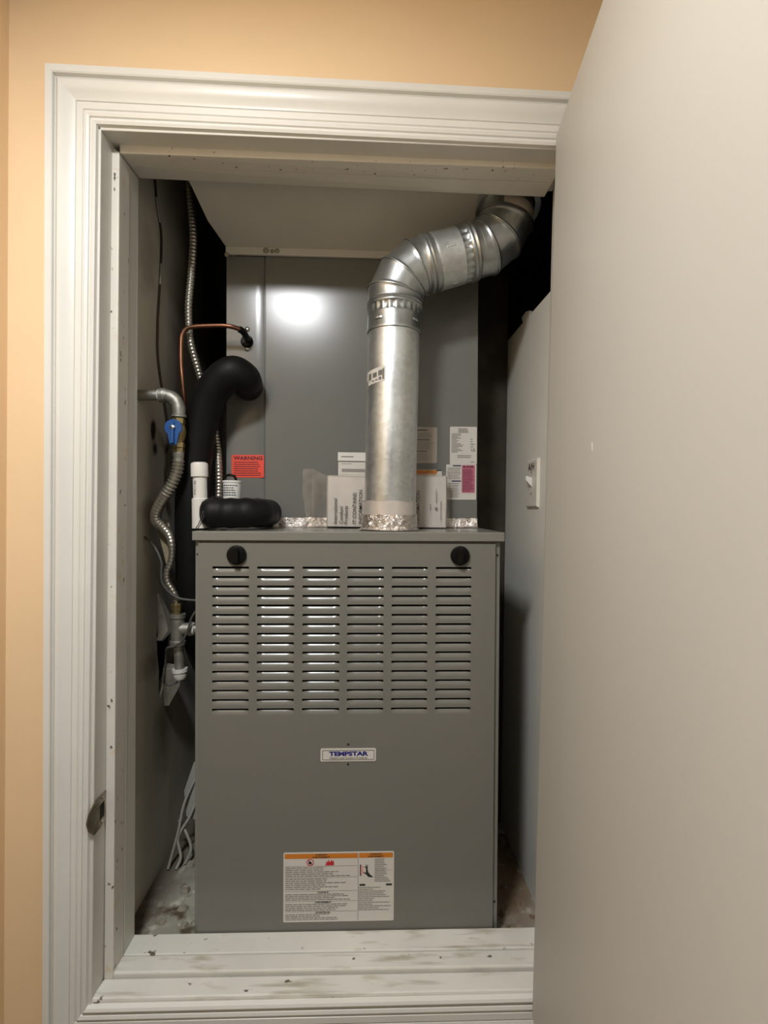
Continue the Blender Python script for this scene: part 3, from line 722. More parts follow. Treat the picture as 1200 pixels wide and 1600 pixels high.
co.rotation_euler = (0, -0.0085, 0)

# ------------------------------------------------------------------ galvanised flue pipe
FY = 0.075; RP = 0.0565
fp = thing('flue_pipe', 'shiny galvanised flue pipe with two elbows rising from the furnace', 'flue pipe', (0.079, FY, 0.823))
def pt(x, z): return Vector((x, FY, z))
SEG = 48
base_p = pt(0.0795, 0.8245)
B1 = pt(0.0860, 1.386); B2 = pt(0.3235, 1.4605)
d0 = (B1-base_p).normalized(); d1 = (B2-B1).normalized(); d2 = (pt(0.334, 1.60)-B2).normalized()
def ang(d): return math.atan2(d.x, d.z)
def dirv(a): return Vector((math.sin(a), 0, math.cos(a)))
def elbow_axis(B, da, db, Rb):
    """polyline of four gores circumscribed about the bend"""
    a0, a1 = ang(da), ang(db); dl = (a1-a0)/3; t = Rb*math.tan(abs(a1-a0)/2); s = Rb*math.tan(abs(dl)/2)
    p = B - da*t; pts = [p]; q = p + da*s; pts.append(q)
    for k in (1, 2):
        q = q + dirv(a0+dl*k)*2*s; pts.append(q)
    pts.append(q + dirv(a1)*s)
    return pts
def ring_on(p, axis, nrm, r):
    """circle of radius r about axis through p, cut by the plane through p with normal nrm"""
    u = Vector((0, 1, 0)); w = axis.cross(u).normalized()
    out = []
    for k in range(SEG):
        a = 2*math.pi*k/SEG
        v = p + (u*math.cos(a) + w*math.sin(a))*r
        v = v - axis*((v-p).dot(nrm)/axis.dot(nrm))
        out.append(v)
    return out
def gore(p, q, n0, n1, r0, r1, name, bead0=True, bead1=True, mt=None):
    ax = (q-p).normalized(); L_ = (q-p).length
    st = [(0.0, 0.0028 if bead0 else 0), (0.03, 0.0034 if bead0 else 0), (0.08, 0.0030 if bead0 else 0), (0.13, 0.0004), (0.2, 0), (0.8, 0), (0.9, 0.0003), (0.97, 0.0012 if bead1 else 0), (1.0, 0.0014 if bead1 else 0)]
    rings = []
    for s_, d in st:
        r = lerp(r0, r1, s_) + d
        A, B_ = ring_on(p, ax, n0, r), ring_on(q, ax, n1, r)
        rings.append([lerp(x, y, s_) for x, y in zip(A, B_)])
    return MB().loft(rings, cap=False).build(name, mt or M['galv_dark'], fp, smooth=50)
def straight(p, ax, prof, name, mt, flute=None):
    """prof: (distance, radius, flute depth)"""
    u = Vector((0, 1, 0)); w = ax.cross(u).normalized(); rings = []
    sg = 96 if flute else SEG
    for d, r, f in prof:
        rings.append([p + ax*d + (u*math.cos(2*math.pi*k/sg) + w*math.sin(2*math.pi*k/sg))*(r - (f if (k // 2) % 2 else 0)) for k in range(sg)])
    return MB().loft(rings, cap=False).build(name, mt, fp, smooth=50)
E1 = elbow_axis(B1, d0, d1, 0.093)
E2 = elbow_axis(B2, d1, d2, 0.090)
zl = (E1[0]-base_p).length
zc = zl - 0.062
straight(base_p, d0, [(0, RP, 0), (0.2, RP, 0), (zc, RP, 0)], 'straight_section', M['galv'])
# socket collar with crimped band and beads below the first elbow
straight(base_p, d0, [(zc-0.003, RP+0.0008, 0), (zc-0.003, RP+0.0030, 0), (zc+0.001, RP+0.0034, 0), (zc+0.004, RP+0.0024, 0), (zc+0.034, RP+0.0022, 0)], 'socket_collar', M['galv_dark'])
straight(base_p, d0, [(zc+0.033, RP+0.0026, 0), (zc+0.036, RP+0.0024, 0.0026), (zc+0.048, RP+0.0024, 0.0026), (zc+0.051, RP+0.0026, 0)], 'crimped_band', M['galv_dark'], True)
straight(base_p, d0, [(zc+0.050, RP+0.002, 0), (zc+0.0525, RP+0.0048, 0), (zc+0.0555, RP+0.0048, 0), (zc+0.058, RP+0.0025, 0), (zc+0.0605, RP+0.0046, 0), (zc+0.063, RP+0.0040, 0), (zc+0.065, RP+0.0016, 0)], 'bead', M['galv_dark'])
RE = RP+0.0018
def elbow(E, bead_last=True):
    for k in range(4):
        ax = (E[k+1]-E[k]).normalized()
        n0 = ax if k == 0 else ((E[k]-E[k-1]).normalized()+ax).normalized()
        n1 = ax if k == 3 else ((E[k+2]-E[k+1]).normalized()+ax).normalized()
        gore(E[k], E[k+1], n0, n1, RE, RE, 'elbow_gore', k > 0, k < 3)
elbow(E1); elbow(E2)
# oblique coupling between the elbows
cp = E1[-1]; Lc = (E2[0]-E1[-1]).length
straight(cp, d1, [(-0.004, RE, 0), (0.002, RE+0.0042, 0), (0.006, RE+0.0042, 0), (0.009, RE+0.001, 0), (0.012, RE+0.0032, 0), (0.016, RE+0.001, 0), (0.024, RE+0.0008, 0)], 'bead', M['galv_dark'])
straight(cp, d1, [(0.022, RE+0.0005, 0), (0.023, RE+0.0030, 0), (0.026, RE+0.0034, 0), (0.029, RE+0.0026, 0), (Lc*0.64, RE+0.0026, 0)], 'coupling', M['galv'])
straight(cp, d1, [(Lc*0.64, RE+0.0028, 0), (Lc*0.66, RE+0.0026, 0.0026), (Lc*0.76, RE+0.0026, 0.0026), (Lc*0.78, RE+0.003, 0)], 'crimped_band', M['galv_dark'], True)
straight(cp, d1, [(Lc*0.78, RE+0.0015, 0), (Lc*0.81, RE+0.0046, 0), (Lc*0.84, RE+0.0046, 0), (Lc*0.865, RE+0.0018, 0), (Lc*0.90, RE+0.0044, 0), (Lc*0.94, RE+0.001, 0), (Lc*1.02, RE, 0)], 'bead', M['galv_dark'])
# neck through the soffit, ring collar, paper patch
straight(E2[-1], d2, [(-0.001, RE, 0), (0.11, RE, 0)], 'neck', M['galv_dark'])
col = MB(); rings = []
for r, dz in ((RP+0.002, 0.0), (RP+0.0135, 0.0), (RP+0.0150, 0.004), (RP+0.0135, 0.008), (RP+0.002, 0.008)):
    rings.append([(0.3325+r*math.cos(R(a)), FY+r*math.sin(R(a)), sofz(FY+r*math.sin(R(a)))-0.010+dz) for a in range(0, 360, 10)])
col.loft(rings, cap=False).build('ceiling_collar', M['galv_dark'], fp, smooth=40)
pp = MB(); rows_ = []
sn = ((E2[3]-E2[2]).normalized() + (E2[4]-E2[3]).normalized()).normalized()
for off in (0.0095, 0.016, 0.024, 0.031):
    row = []
    for k in range(17):
        a = R(-108 + k*7.5)
        q = E2[3] + Vector((math.cos(a), math.sin(a), 0))*(RE+0.0022)
        q = q - d2*((q-E2[3]).dot(sn)/d2.dot(sn)) + d2*off
        row.append(q)
    rows_.append(row)
rings = rows_
pp.loft(rings, cap=False, closed=False).build('paper_label', M['label_beige'], fp, smooth=60)
# seam lines and rivet dimples
def dimple(p, ax, a, L_=0.016, wdt=0.0035, r=RE+0.0026):
    u = Vector((0, 1, 0)); w = ax.cross(u).normalized()
    n_ = (u*math.cos(a) + w*math.sin(a)); t_ = n_.cross(ax)
    c = p + n_*(r-0.0004)
    MB().hexa([c+t_*wdt+ax*L_/2, c+t_*wdt-ax*L_/2, c-t_*wdt-ax*L_/2, c-t_*wdt+ax*L_/2], [c+n_*0.0016+t_*wdt*.5+ax*L_*.4, c+n_*0.0016+t_*wdt*.5-ax*L_*.4, c+n_*0.0016-t_*wdt*.5-ax*L_*.4, c+n_*0.0016-t_*wdt*.5+ax*L_*.4]).build('clinch_dimple', M['galv'], fp, bevel=0.0006)
dimple(cp + d1*Lc*0.42, d1, math.pi, 0.020, 0.003); dimple(cp + d1*Lc*0.42, d1, math.pi*1.45, 0.014)
dimple(base_p + d0*(zc+0.016), d0, math.pi*0.80, 0.005, 0.009); dimple(base_p + d0*(zc+0.016), d0, math.pi*1.25, 0.005, 0.009)
# foil tape round the base: smooth upper wrap, crumpled lower wrap
fo = MB(); rings = []; rnd = random.Random(5)
for i, z in enumerate([0.0, 0.004, 0.009, 0.015, 0.021, 0.027, 0.033]):
    ring_ = []
    for k in range(SEG):
        a = 2*math.pi*k/SEG
        r = RP + (0.010 if i == 0 else 0.0038) + rnd.uniform(-0.0013, 0.0016)
        ring_.append(base_p + Vector((math.cos(a)*r, math.sin(a)*r, max(0.0005, z + (rnd.uniform(-0.001, 0.001) if i else 0)))))
    rings.append(ring_)
fo.loft(rings, cap=False).build('foil_tape', M['foil'], fp, smooth=15)
fo = MB(); rings = []
for i, z in enumerate([0.032, 0.036, 0.046, 0.056, 0.062]):
    rings.append([base_p + Vector((math.cos(2*math.pi*k/SEG)*(RP+0.0022+rnd.uniform(-0.0003, 0.0004)), math.sin(2*math.pi*k/SEG)*(RP+0.0022+rnd.uniform(-0.0003, 0.0004)), z + (0.0015*math.sin(k*0.9) if i == 4 else 0))) for k in range(SEG)])
fo.loft(rings, cap=False).build('foil_tape', M['foil_smooth'], fp, smooth=25)
# printed sticker wrapped round the pipe's left front
st = MB(); rings = []
zs0, zs1 = 1.132, 1.163
cz_ = base_p + d0*((1.148-0.8228))
for z in (zs0, zs1):
    row = []
    for k in range(13):
        a = R(-172 + k*5.2)
        row.append(Vector((cz_.x + math.cos(a)*(RP+0.0006), FY + math.sin(a)*(RP+0.0006), z + 0.0012*k*0.5)))
    rings.append(row)
stk = st.loft(rings, cap=False, closed=False).build('pipe_sticker', M['label_white'], fp, smooth=60)
mb = MB()
for (ka, kb, za, zb) in ((1, 2.2, 0.002, 0.012), (3, 5.0, 0.010, 0.024), (6.0, 8.2, 0.012, 0.022), (9.0, 10.8, 0.013, 0.024), (9.2, 10.4, 0.004, 0.010), (5.5, 8.6, 0.004, 0.007), (10.9, 11.6, 0.004, 0.026)):
    q = []
    for kk, zz in ((ka, za), (kb, za), (kb, zb), (ka, zb)):
        a = R(-172 + kk*5.2); q.append((cz_.x + math.cos(a)*(RP+0.0011), FY + math.sin(a)*(RP+0.0011), zs0 + zz + 0.0006*kk))
    mb.add(q, [(0, 1, 2, 3)])
mb.build('fine_print', M['ink_grey'], stk)

# ------------------------------------------------------------------ refrigerant lines, conduit, cord
su = thing('suction_line', 'thick black foam insulated pipe curving from the coil cabinet down the left', 'insulated pipe', (-0.376, 0.15, 0.55))
path = smooth_path([(-0.262, 0.2118, 1.163), (-0.259, 0.180, 1.164), (-0.259, 0.140, 1.167), (-0.278, 0.118, 1.172), (-0.310, 0.124, 1.150), (-0.338, 0.135, 1.112), (-0.358, 0.145, 1.050), (-0.371, 0.150, 0.965), (-0.3755, 0.15, 0.86), (-0.3755, 0.158, 0.72), (-0.374, 0.175, 0.62), (-0.370, 0.22, 0.52), (-0.368, 0.32, 0.43), (-0.368, 0.46, 0.38)], 10)
rads = [0.034 + 0.004*min(1, i/20) for i in range(len(path))]
MB().tube(path, rads, 28).build('insulation', M['foam'], su, smooth=60)
cu = thing('copper_line', 'thin bare copper line bending from the coil cabinet down the left', 'copper pipe', (-0.4, 0.15, 1.1))
path = smooth_path([(-0.264, 0.213, 1.276), (-0.264, 0.190, 1.277), (-0.268, 0.165, 1.283), (-0.285, 0.153, 1.287), (-0.306, 0.15, 1.289), (-0.340, 0.15, 1.288), (-0.375, 0.15, 1.285), (-0.392, 0.15, 1.280), (-0.402, 0.15, 1.266), (-0.404, 0.15, 1.245), (-0.4035, 0.15, 1.20), (-0.400, 0.150, 1.16), (-0.397, 0.155, 1.12), (-0.394, 0.175, 1.08), (-0.390, 0.212, 1.03), (-0.388, 0.235, 0.95), (-0.390, 0.265, 0.78), (-0.405, 0.34, 0.62), (-0.420, 0.45, 0.52)], 8)
MB().tube(path, 0.0052, 12).build('pipe', M['copper'], cu, smooth=60)
sl = [p for p in path if p.y > 0.158 and p.x > -0.30]
MB().tube(sl, 0.0078, 12).build('sleeve', M['black_plastic'], cu, smooth=60)
cd = thing('flexible_conduit', 'ribbed metal conduit hanging from the shaft down behind the black pipe', 'conduit', (-0.38, 0.17, 0.85))
path = smooth_path([(-0.398, 0.17, 1.72), (-0.394, 0.17, 1.628), (-0.388, 0.17, 1.546), (-0.385, 0.17, 1.487), (-0.389, 0.17, 1.412), (-0.395, 0.172, 1.337), (-0.392, 0.178, 1.262), (-0.380, 0.192, 1.203), (-0.366, 0.203, 1.15), (-0.350, 0.205, 1.098), (-0.334, 0.198, 1.023), (-0.324, 0.180, 0.97), (-0.322, 0.178, 0.918), (-0.322, 0.174, 0.872), (-0.321, 0.170, 0.8265)], 12)
path = resample(path, 0.0021)
MB().tube(path, [0.0088 if (i // 2) % 2 == 0 else 0.0074 for i in range(len(path))], 14).build('corrugated_sheath', M['conduit'], cd, smooth=40)
co_ = thing('brown_cord', 'thin brown cord with white paint flecks running down the left wall', 'cord', (-0.468, 0.2, 1.3))
path = smooth_path([(-0.4665, 0.150, 1.62), (-0.4665, 0.165, 1.565), (-0.4665, 0.188, 1.52), (-0.4665, 0.190, 1.46), (-0.4665, 0.184, 1.40), (-0.4665, 0.178, 1.35), (-0.4665, 0.172, 1.29), (-0.4665, 0.175, 1.22), (-0.4665, 0.205, 1.14), (-0.4665, 0.235, 1.07), (-0.4665, 0.240, 1.03), (-0.4665, 0.225, 0.97), (-0.4665, 0.225, 0.93), (-0.4665, 0.240, 0.86)], 8)
path = [p + Vector((0, 0, 0)) for p in path]
MB().tube(path, 0.0026, 8).build('cord', M['brown_cord'], co_, smooth=60)
for a, b in ((5, 14), (26, 34), (98, 103)):
    MB().tube([p + Vector((0.0006, -0.0004, 0)) for p in path[a:b]], 0.0027, 8).build('paint_fleck', M['white_cord'], co_, smooth=60)

# ------------------------------------------------------------------ gas pipe, valve, connector, tee
GY = 0.08
gp_ = thing('gas_pipe', 'grey iron gas pipe with elbow coming out of the left wall', 'gas pipe', (-0.45, GY, 1.11))
MB().tube([(-0.4695, GY, 1.1105), (-0.418, GY, 1.111)], 0.0115, 20).build('pipe', M['galv_pipe'], gp_, smooth=40)
ax_ = smooth_path([(-0.424, GY, 1.111), (-0.408, GY, 1.1105), (-0.394, GY, 1.104), (-0.3845, GY, 1.090), (-0.3825, GY, 1.072), (-0.3825, GY, 1.064)], 6)
MB().tube(ax_, [0.0158 if (i < 5 or i > len(ax_)-6) else 0.0136 for i in range(len(ax_))], 20).build('elbow', M['galv_pipe'], gp_, smooth=45)
MB().lathe((-0.424, GY, 1.111), (1, 0, 0), [(0, 0.0125), (-0.003, 0.0125), (-0.004, 0.0118), (-0.004, 0.011)], 20).build('thread_tape', M['white_plastic'], gp_, smooth=40)
MB().lathe((-0.3825, GY, 1.068), (0, 0, -1), [(0, 0.0095), (0.018, 0.0095)], 18).build('nipple', M['galv_pipe'], gp_, smooth=40)
va = thing('gas_valve', 'brass gas shutoff valve with a round blue handle', 'valve', (-0.3825, GY, 1.0))
MB().lathe((-0.3825, GY, 1.0615), (0, 0, -1), [(0, 0.010), (0, 0.0138), (0.012, 0.0138), (0.013, 0.0115), (0.018, 0.0125), (0.026, 0.0145), (0.034, 0.0145), (0.044, 0.0120), (0.052, 0.0110), (0.053, 0.0135), (0.064, 0.0135), (0.065, 0.011), (0.066, 0.0128), (0.074, 0.0128), (0.075, 0.009)], 6).build('valve_body', M['brass'], va, bevel=0.0012)
MB().lathe((-0.3825, GY, 1.0615), (0, 0, -1), [(0.014, 0.0122), (0.026, 0.0150), (0.034, 0.0150), (0.048, 0.0118)], 20).build('ball_housing', M['brass'], va, smooth=40)
MB().lathe((-0.3835, GY-0.010, 1.038), (0, -1, 0), [(0, 0.0055), (0.012, 0.0055)], 12).build('stem', M['brass'], va, smooth=40)
hc = (-0.3855, 1.038)
hd = [(hc[0]+0.0185*math.cos(R(a)), hc[1]+0.0175*math.sin(R(a))) for a in range(-50, 231, 10)] + [(hc[0]-0.0075, hc[1]-0.034), (hc[0]-0.004, hc[1]-0.038), (hc[0]+0.005, hc[1]-0.038), (hc[0]+0.008, hc[1]-0.034)]
hn = MB().plate(hd, [], lambda u, v, d: (u, GY-0.022-d, v), 0.004).build('handle', M['blue'], va, bevel=0.001)
MB().hexa([(hc[0]-0.003, GY-0.026, hc[1]+0.012), (hc[0]+0.003, GY-0.026, hc[1]+0.012), (hc[0]+0.0045, GY-0.026, hc[1]-0.036), (hc[0]-0.0045, GY-0.026, hc[1]-0.036)],
          [(hc[0]-0.002, GY-0.031, hc[1]+0.010), (hc[0]+0.002, GY-0.031, hc[1]+0.010), (hc[0]+0.003, GY-0.034, hc[1]-0.034), (hc[0]-0.003, GY-0.034, hc[1]-0.034)]).build('lever', M['blue'], hn, bevel=0.001)
MB().lathe((hc[0], GY-0.026, hc[1]), (0, -1, 0), [(0, 0.0055), (0.006, 0.0050), (0.007, 0.0015)], 6).build('nut', M['nickel'], hn)
fc = thing('gas_connector', 'silver corrugated gas connector bending between valve and lower tee', 'gas hose', (-0.40, 0.09, 0.62))
MB().lathe((-0.3825, GY, 0.9885), (0, 0, -1), [(0, 0.0115), (0.010, 0.0115), (0.012, 0.0105), (0.020, 0.0105), (0.021, 0.008)], 20).build('end_nut', M['galv_pipe'], fc, smooth=40)
path = smooth_path([(-0.3825, GY, 0.970), (-0.3865, 0.083, 0.945), (-0.400, 0.086, 0.915), (-0.420, 0.092, 0.885), (-0.436, 0.097, 0.858), (-0.438, 0.10, 0.838), (-0.425, 0.105, 0.822), (-0.411, 0.105, 0.805), (-0.403, 0.10, 0.782), (-0.4035, 0.10, 0.752), (-0.4135, 0.10, 0.722), (-0.411, 0.10, 0.700), (-0.400, 0.10, 0.682), (-0.3925, 0.10, 0.664), (-0.391, 0.10, 0.632)], 14)
path = resample(path, 0.0020)
np_ = len(path); rr = []
for i in range(np_):
    t = i/np_
    base_r = 0.0120 - 0.0050*max(0, min(1, (t-0.42)/0.20))
    rib = 0.0011 if (t < 0.22 or t > 0.90) else 0.0003
    rr.append(base_r + (rib if (i // 2) % 2 == 0 else -rib))
MB().tube(path, rr, 18).build('corrugated_tube', M['stainless'], fc, smooth=40)
MB().lathe((-0.391, 0.10, 0.655), (0, 0, -1), [(0, 0.008), (0.002, 0.0125), (0.016, 0.0125), (0.018, 0.0105), (0.028, 0.0105)], 6).build('flare_nut', M['brass'], fc, bevel=0.001)
tp = thing('tape_strip', 'tan strip of tape hanging beside the silver gas connector', 'tape', (-0.42, 0.11, 0.80))
MB().loft([[(-0.450, 0.127, 0.842), (-0.423, 0.133, 0.836), (-0.423, 0.135, 0.836), (-0.450, 0.129, 0.842)],
           [(-0.442, 0.123, 0.810), (-0.415, 0.127, 0.805), (-0.415, 0.129, 0.805), (-0.442, 0.125, 0.810)],
           [(-0.434, 0.127, 0.775), (-0.410, 0.131, 0.770), (-0.410, 0.133, 0.770), (-0.434, 0.129, 0.775)],
           [(-0.428, 0.133, 0.738), (-0.416, 0.135, 0.732), (-0.416, 0.137, 0.732), (-0.428, 0.135, 0.738)]]).build('strip', M['tan'], tp, smooth=50)
te = thing('drip_leg', 'galvanised gas tee with a capped drip leg left of the furnace', 'gas fitting', (-0.388, 0.10, 0.55))
MB().lathe((-0.388, 0.10, 0.630), (0, 0, -1), [(0, 0.012), (0, 0.0168), (0.008, 0.0168), (0.010, 0.0142), (0.058, 0.0142), (0.060, 0.0168), (0.068, 0.0168), (0.069, 0.012)], 24).build('tee', M['galv_pipe'], te, smooth=35)
MB().lathe((-0.386, 0.10, 0.597), (1, 0, 0), [(0, 0.0135), (0.022, 0.0135), (0.023, 0.0160), (0.031, 0.0160), (0.032, 0.011)], 24).build('tee_branch', M['galv_pipe'], te, smooth=35)
MB().lathe((-0.356, 0.10, 0.597), (1, 0, 0), [(0, 0.0125), (0.004, 0.0125), (0.0045, 0.0108), (0.038, 0.0108)], 20).build('branch_pipe', M['galv_pipe'], te, smooth=35)
MB().lathe((-0.3545, 0.10, 0.597), (1, 0, 0), [(0, 0.0120), (0.0, 0.0136), (0.004, 0.0136), (0.004, 0.0120)], 20).build('thread_tape', M['white_plastic'], te, smooth=35)
MB().lathe((-0.3865, 0.10, 0.565), (0.06, 0, -1), [(0, 0.0108), (0.062, 0.0108)], 20).build('nipple', M['galv_pipe'], te, smooth=35)
MB().lathe((-0.3830, 0.10, 0.508), (0.06, 0, -1), [(0, 0.0115), (0, 0.0165), (0.007, 0.0168), (0.009, 0.0145), (0.018, 0.0145), (0.023, 0.0115), (0.0245, 0.004)], 24).build('end_cap', M['plate'], te, smooth=35)
gc = thing('grey_cable', 'thin grey cable following the gas connector into the furnace side', 'cable', (-0.40, 0.085, 0.75))
path = smooth_path([(-0.4660, 0.110, 0.800), (-0.450, 0.100, 0.790), (-0.432, 0.090, 0.772), (-0.4195, 0.085, 0.745), (-0.4195, 0.084, 0.722), (-0.4165, 0.084, 0.700), (-0.401, 0.085, 0.680), (-0.382, 0.085, 0.668), (-0.360, 0.085, 0.664), (-0.335, 0.085, 0.663), (-0.3215, 0.085, 0.663)], 8)
MB().tube(path, 0.0028, 8).build('cable', M['grey_cord'], gc, smooth=60)
gc2 = thing('grey_cable', 'thin dark cable looping from the furnace side behind the drip leg', 'cable', (-0.37, 0.08, 0.58))
path = smooth_path([(-0.3215, 0.082, 0.655), (-0.335, 0.080, 0.648), (-0.350, 0.078, 0.628), (-0.358, 0.076, 0.600), (-0.370, 0.076, 0.575), (-0.388, 0.078, 0.563), (-0.405, 0.082, 0.558), (-0.414, 0.10, 0.530), (-0.420, 0.11, 0.490), (-0.425, 0.12, 0.470), (-0.415, 0.125, 0.462), (-0.398, 0.13, 0.468)], 8)
MB().tube(path, 0.0024, 8).build('cable', M['grey_cord'], gc2, smooth=60)

# ------------------------------------------------------------------ things on the furnace top
TOP = 0.8245
pv_ = thing('condensate_pipe', 'white plastic condensate stub with cap at the furnace top left corner', 'drain pipe', (-0.318, 0.022, TOP))
PXc, PYc = -0.3235, 0.041
MB().lathe((PXc+0.002, PYc, TOP), (-0.02, 0, 1), [(0, 0.0130), (0, 0.0172), (0.0615, 0.0172), (0.063, 0.0160), (0.063, 0.0140)], 28).build('coupling', M['pvc'], pv_, smooth=35)
MB().lathe((PXc+0.001, PYc, TOP+0.06), (-0.03, 0, 1), [(0, 0.0144), (0.052, 0.0144)], 28).build('pipe', M['pvc'], pv_, smooth=35)
MB().lathe((PXc-0.001, PYc, TOP+0.1085), (-0.03, 0, 1), [(0, 0.0148), (0, 0.0176), (0.025, 0.0176), (0.0285, 0.0165), (0.0305, 0.012), (0.031, 0.004)], 28).build('cap', M['pvc'], pv_, smooth=40)
lettering('PVC 1 IN', 0.0075, M['ink_lightgrey'], pv_, (PXc-0.006, PYc-0.0139, TOP+0.085), (math.pi/2, -math.pi/2, -0.30), bold=0.0001)
bu = thing('insulated_trap', 'black foam wrapped drain trap lying on the furnace top left', 'drain trap', (-0.25, 0.06, TOP))
path = smooth_path([(-0.287, 0.026, TOP+0.0335), (-0.266, 0.031, TOP+0.0325), (-0.240, 0.038, TOP+0.033), (-0.216, 0.050, TOP+0.0335), (-0.205, 0.080, TOP+0.033), (-0.205, 0.130, TOP+0.032), (-0.205, 0.175, TOP+0.032)], 7)
n_ = len(path)
rads = [0.0315*(1 + 0.025*math.sin(i*0.8)) for i in range(n_)]
# rounded start
pre = [path[0] + Vector((-0.027*math.sin(a), -0.014*math.sin(a), 0)) for a in (math.pi*0.5, math.pi*0.42, math.pi*0.32, math.pi*0.18)]
prr = [0.004, 0.014, 0.0225, 0.0290]
MB().tube(pre + path, prr + rads, 24).build('foam_wrap', M['foam'], bu, smooth=60)
for dx in (0.0, 0.004):
    pts = smooth_path([(-0.296+dx, 0.034, TOP+0.0665), (-0.300+dx, 0.006, TOP+0.052), (-0.304+dx, -0.004, TOP+0.030), (-0.310+dx, -0.006, TOP+0.012), (-0.3155+dx, -0.009, TOP+0.0015)], 6)
    MB().tube(pts, 0.0011, 6).build('tie_wire', M['dark_screw'], bu, smooth=60)
cu_ = thing('float_switch', 'white cup shaped float switch with printed label on the black trap', 'float switch', (-0.2715, 0.100, TOP+0.055))
MB().lathe((-0.2715, 0.100, TOP+0.050), (0, 0, 1), [(0, 0.015), (0, 0.0188), (0.0490, 0.0200), (0.0495, 0.0212), (0.0535, 0.0212), (0.0540, 0.0190), (0.0520, 0.0185), (0.0515, 0.0)], 32).build('cup', M['white_plastic'], cu_, smooth=40)
mb = MB(); rnd = random.Random(77)
for row in range(8):
    z = TOP + 0.0925 - row*0.0052; a = -145
    hgt = 0.0009 if row != 7 else 0.0018
    while a < -50 - rnd.uniform(0, 25):
        w = rnd.uniform(5, 16); q = []
        for aa, zz in ((a, z-hgt), (a+w, z-hgt), (a+w, z+hgt), (a, z+hgt)):
            r = 0.0203; q.append((-0.2715+r*math.cos(R(aa)), 0.100+r*math.sin(R(aa)), zz))
        if row in (0, 1, 2, 3, 4, 6, 7): mb.add(q, [(0, 1, 2, 3)])
        a += w + 3
mb.build('fine_print', M['ink'], cu_)
pts = smooth_path([(-0.262, 0.100, TOP+0.103), (-0.266, 0.098, TOP+0.113), (-0.278, 0.098, TOP+0.116), (-0.290, 0.105, TOP+0.110), (-0.296, 0.120, TOP+0.095), (-0.296, 0.13, TOP+0.06)], 6)
MB().tube(pts, 0.0030, 8).build('lead', M['black_plastic'], cu_, smooth=60)

# manual in its clear bag, booklets behind
pk_ = thing('manual_packet', 'folded white owner manual packet behind the flue pipe', 'manual', (0.07, 0.17, TOP))
mb = MB(); rings = []
for i, x in enumerate([-0.066, -0.062, -0.02, 0.03, 0.08, 0.13, 0.18, 0.216, 0.2205]):
    t = (x+0.066)/0.2865; e_ = 0.45 if i in (0, 8) else 1.0
    zt = 0.946 + 0.006*t + 0.002*math.sin(i*1.7); hy = 0.017*e_
    yc = 0.172 - 0.003*math.sin(math.pi*t)
    rings.append([(x, yc-hy, TOP+0.0025), (x, yc-hy*1.05, lerp(TOP, zt, 0.5)), (x, yc-hy*0.75, zt-0.004), (x, yc, zt), (x, yc+hy*0.75, zt-0.004), (x, yc+hy, lerp(TOP, zt, 0.5)), (x, yc+hy, TOP+0.0025)])
mb.loft(rings).build('paper_stack', M['paper'], pk_, smooth=40)
ty = 0.1485
for words_, x in (('International', -0.0440), ('Comfort', -0.0300), ('Products', -0.0190), ('IT CONTAINS', 0.0010), ('INFORMATION', 0.0150)):
    lettering(words_, 0.0118, M['ink'], pk_, (x, ty, 0.8330), VERT, align='LEFT', bold=0.0001)
lettering('IMPORTANT', 0.0118, M['ink_grey'], pk_, (0.1390, ty, 0.8330), VERT, align='LEFT', bold=0.0001)
lettering('INFORMATION', 0.0118, M['ink_grey'], pk_, (0.1500, ty, 0.8330), VERT, align='LEFT', bold=0.0001)
mb = MB()
for x, z0, z1 in ((0.1925, 0.885, 0.918), (0.2035, 0.845, 0.890), (0.1790, 0.868, 0.884)):
    rnd = random.Random(int(z0*1000)); z = z0
    while z < z1:
        h = rnd.uniform(0.002, 0.005); rect(mb, x-0.0008, x+0.0008, z, min(z+h, z1), ty); z += h + 0.001
mb.lathe((0.1925, ty+0.0002, 0.872), (0, -1, 0), [(0, 0.003), (0.0003, 0.003)], 12)
mb.build('fine_print', M['ink_grey'], pk_)
bg = thing('plastic_bag', 'clear zip plastic bag holding the white manual packet', 'bag', (0.05, 0.165, TOP))
mb = MB(); rings = []
sect = [(-0.1235, 0.003, 0.905, 0.962), (-0.117, 0.004, 0.86, 0.9635), (-0.108, 0.005, 0.828, 0.9635), (-0.097, 0.006, TOP+0.0015, 0.9635), (-0.085, 0.010, TOP+0.001, 0.958), (-0.072, 0.018, TOP+0.001, 0.950), (-0.05, 0.0195, TOP+0.001, 0.951), (0.02, 0.0195, TOP+0.001, 0.953), (0.12, 0.0195, TOP+0.001, 0.957), (0.20, 0.0195, TOP+0.001, 0.957), (0.222, 0.019, TOP+0.001, 0.962), (0.2275, 0.008, TOP+0.001, 0.955)]
for x, hy, z0, z1 in sect:
    yc = 0.170
    rings.append([(x, yc-hy, z0), (x, yc-hy*1.06, lerp(z0, z1, 0.33)), (x, yc-hy*1.06, lerp(z0, z1, 0.66)), (x, yc-hy*0.8, z1-0.003), (x, yc, z1), (x, yc+hy*0.8, z1-0.003), (x, yc+hy*1.06, lerp(z0, z1, 0.5)), (x, yc+hy, z0)])
mb.loft(rings).build('film', M['film'], bg, smooth=25)
MB().loft([[(-0.1005, 0.1615, TOP+0.003), (-0.0955, 0.1615, TOP+0.003), (-0.0955, 0.1600, TOP+0.003), (-0.1005, 0.1600, TOP+0.003)], [(-0.0995, 0.1620, 0.962), (-0.0950, 0.1620, 0.962), (-0.0950, 0.1608, 0.962), (-0.0995, 0.1608, 0.962)]]).build('zip_strip', M['film'], bg)
bk = thing('white_booklet', 'small white booklet standing behind the packet, left of the flue', 'booklet', (-0.01, 0.199, TOP))
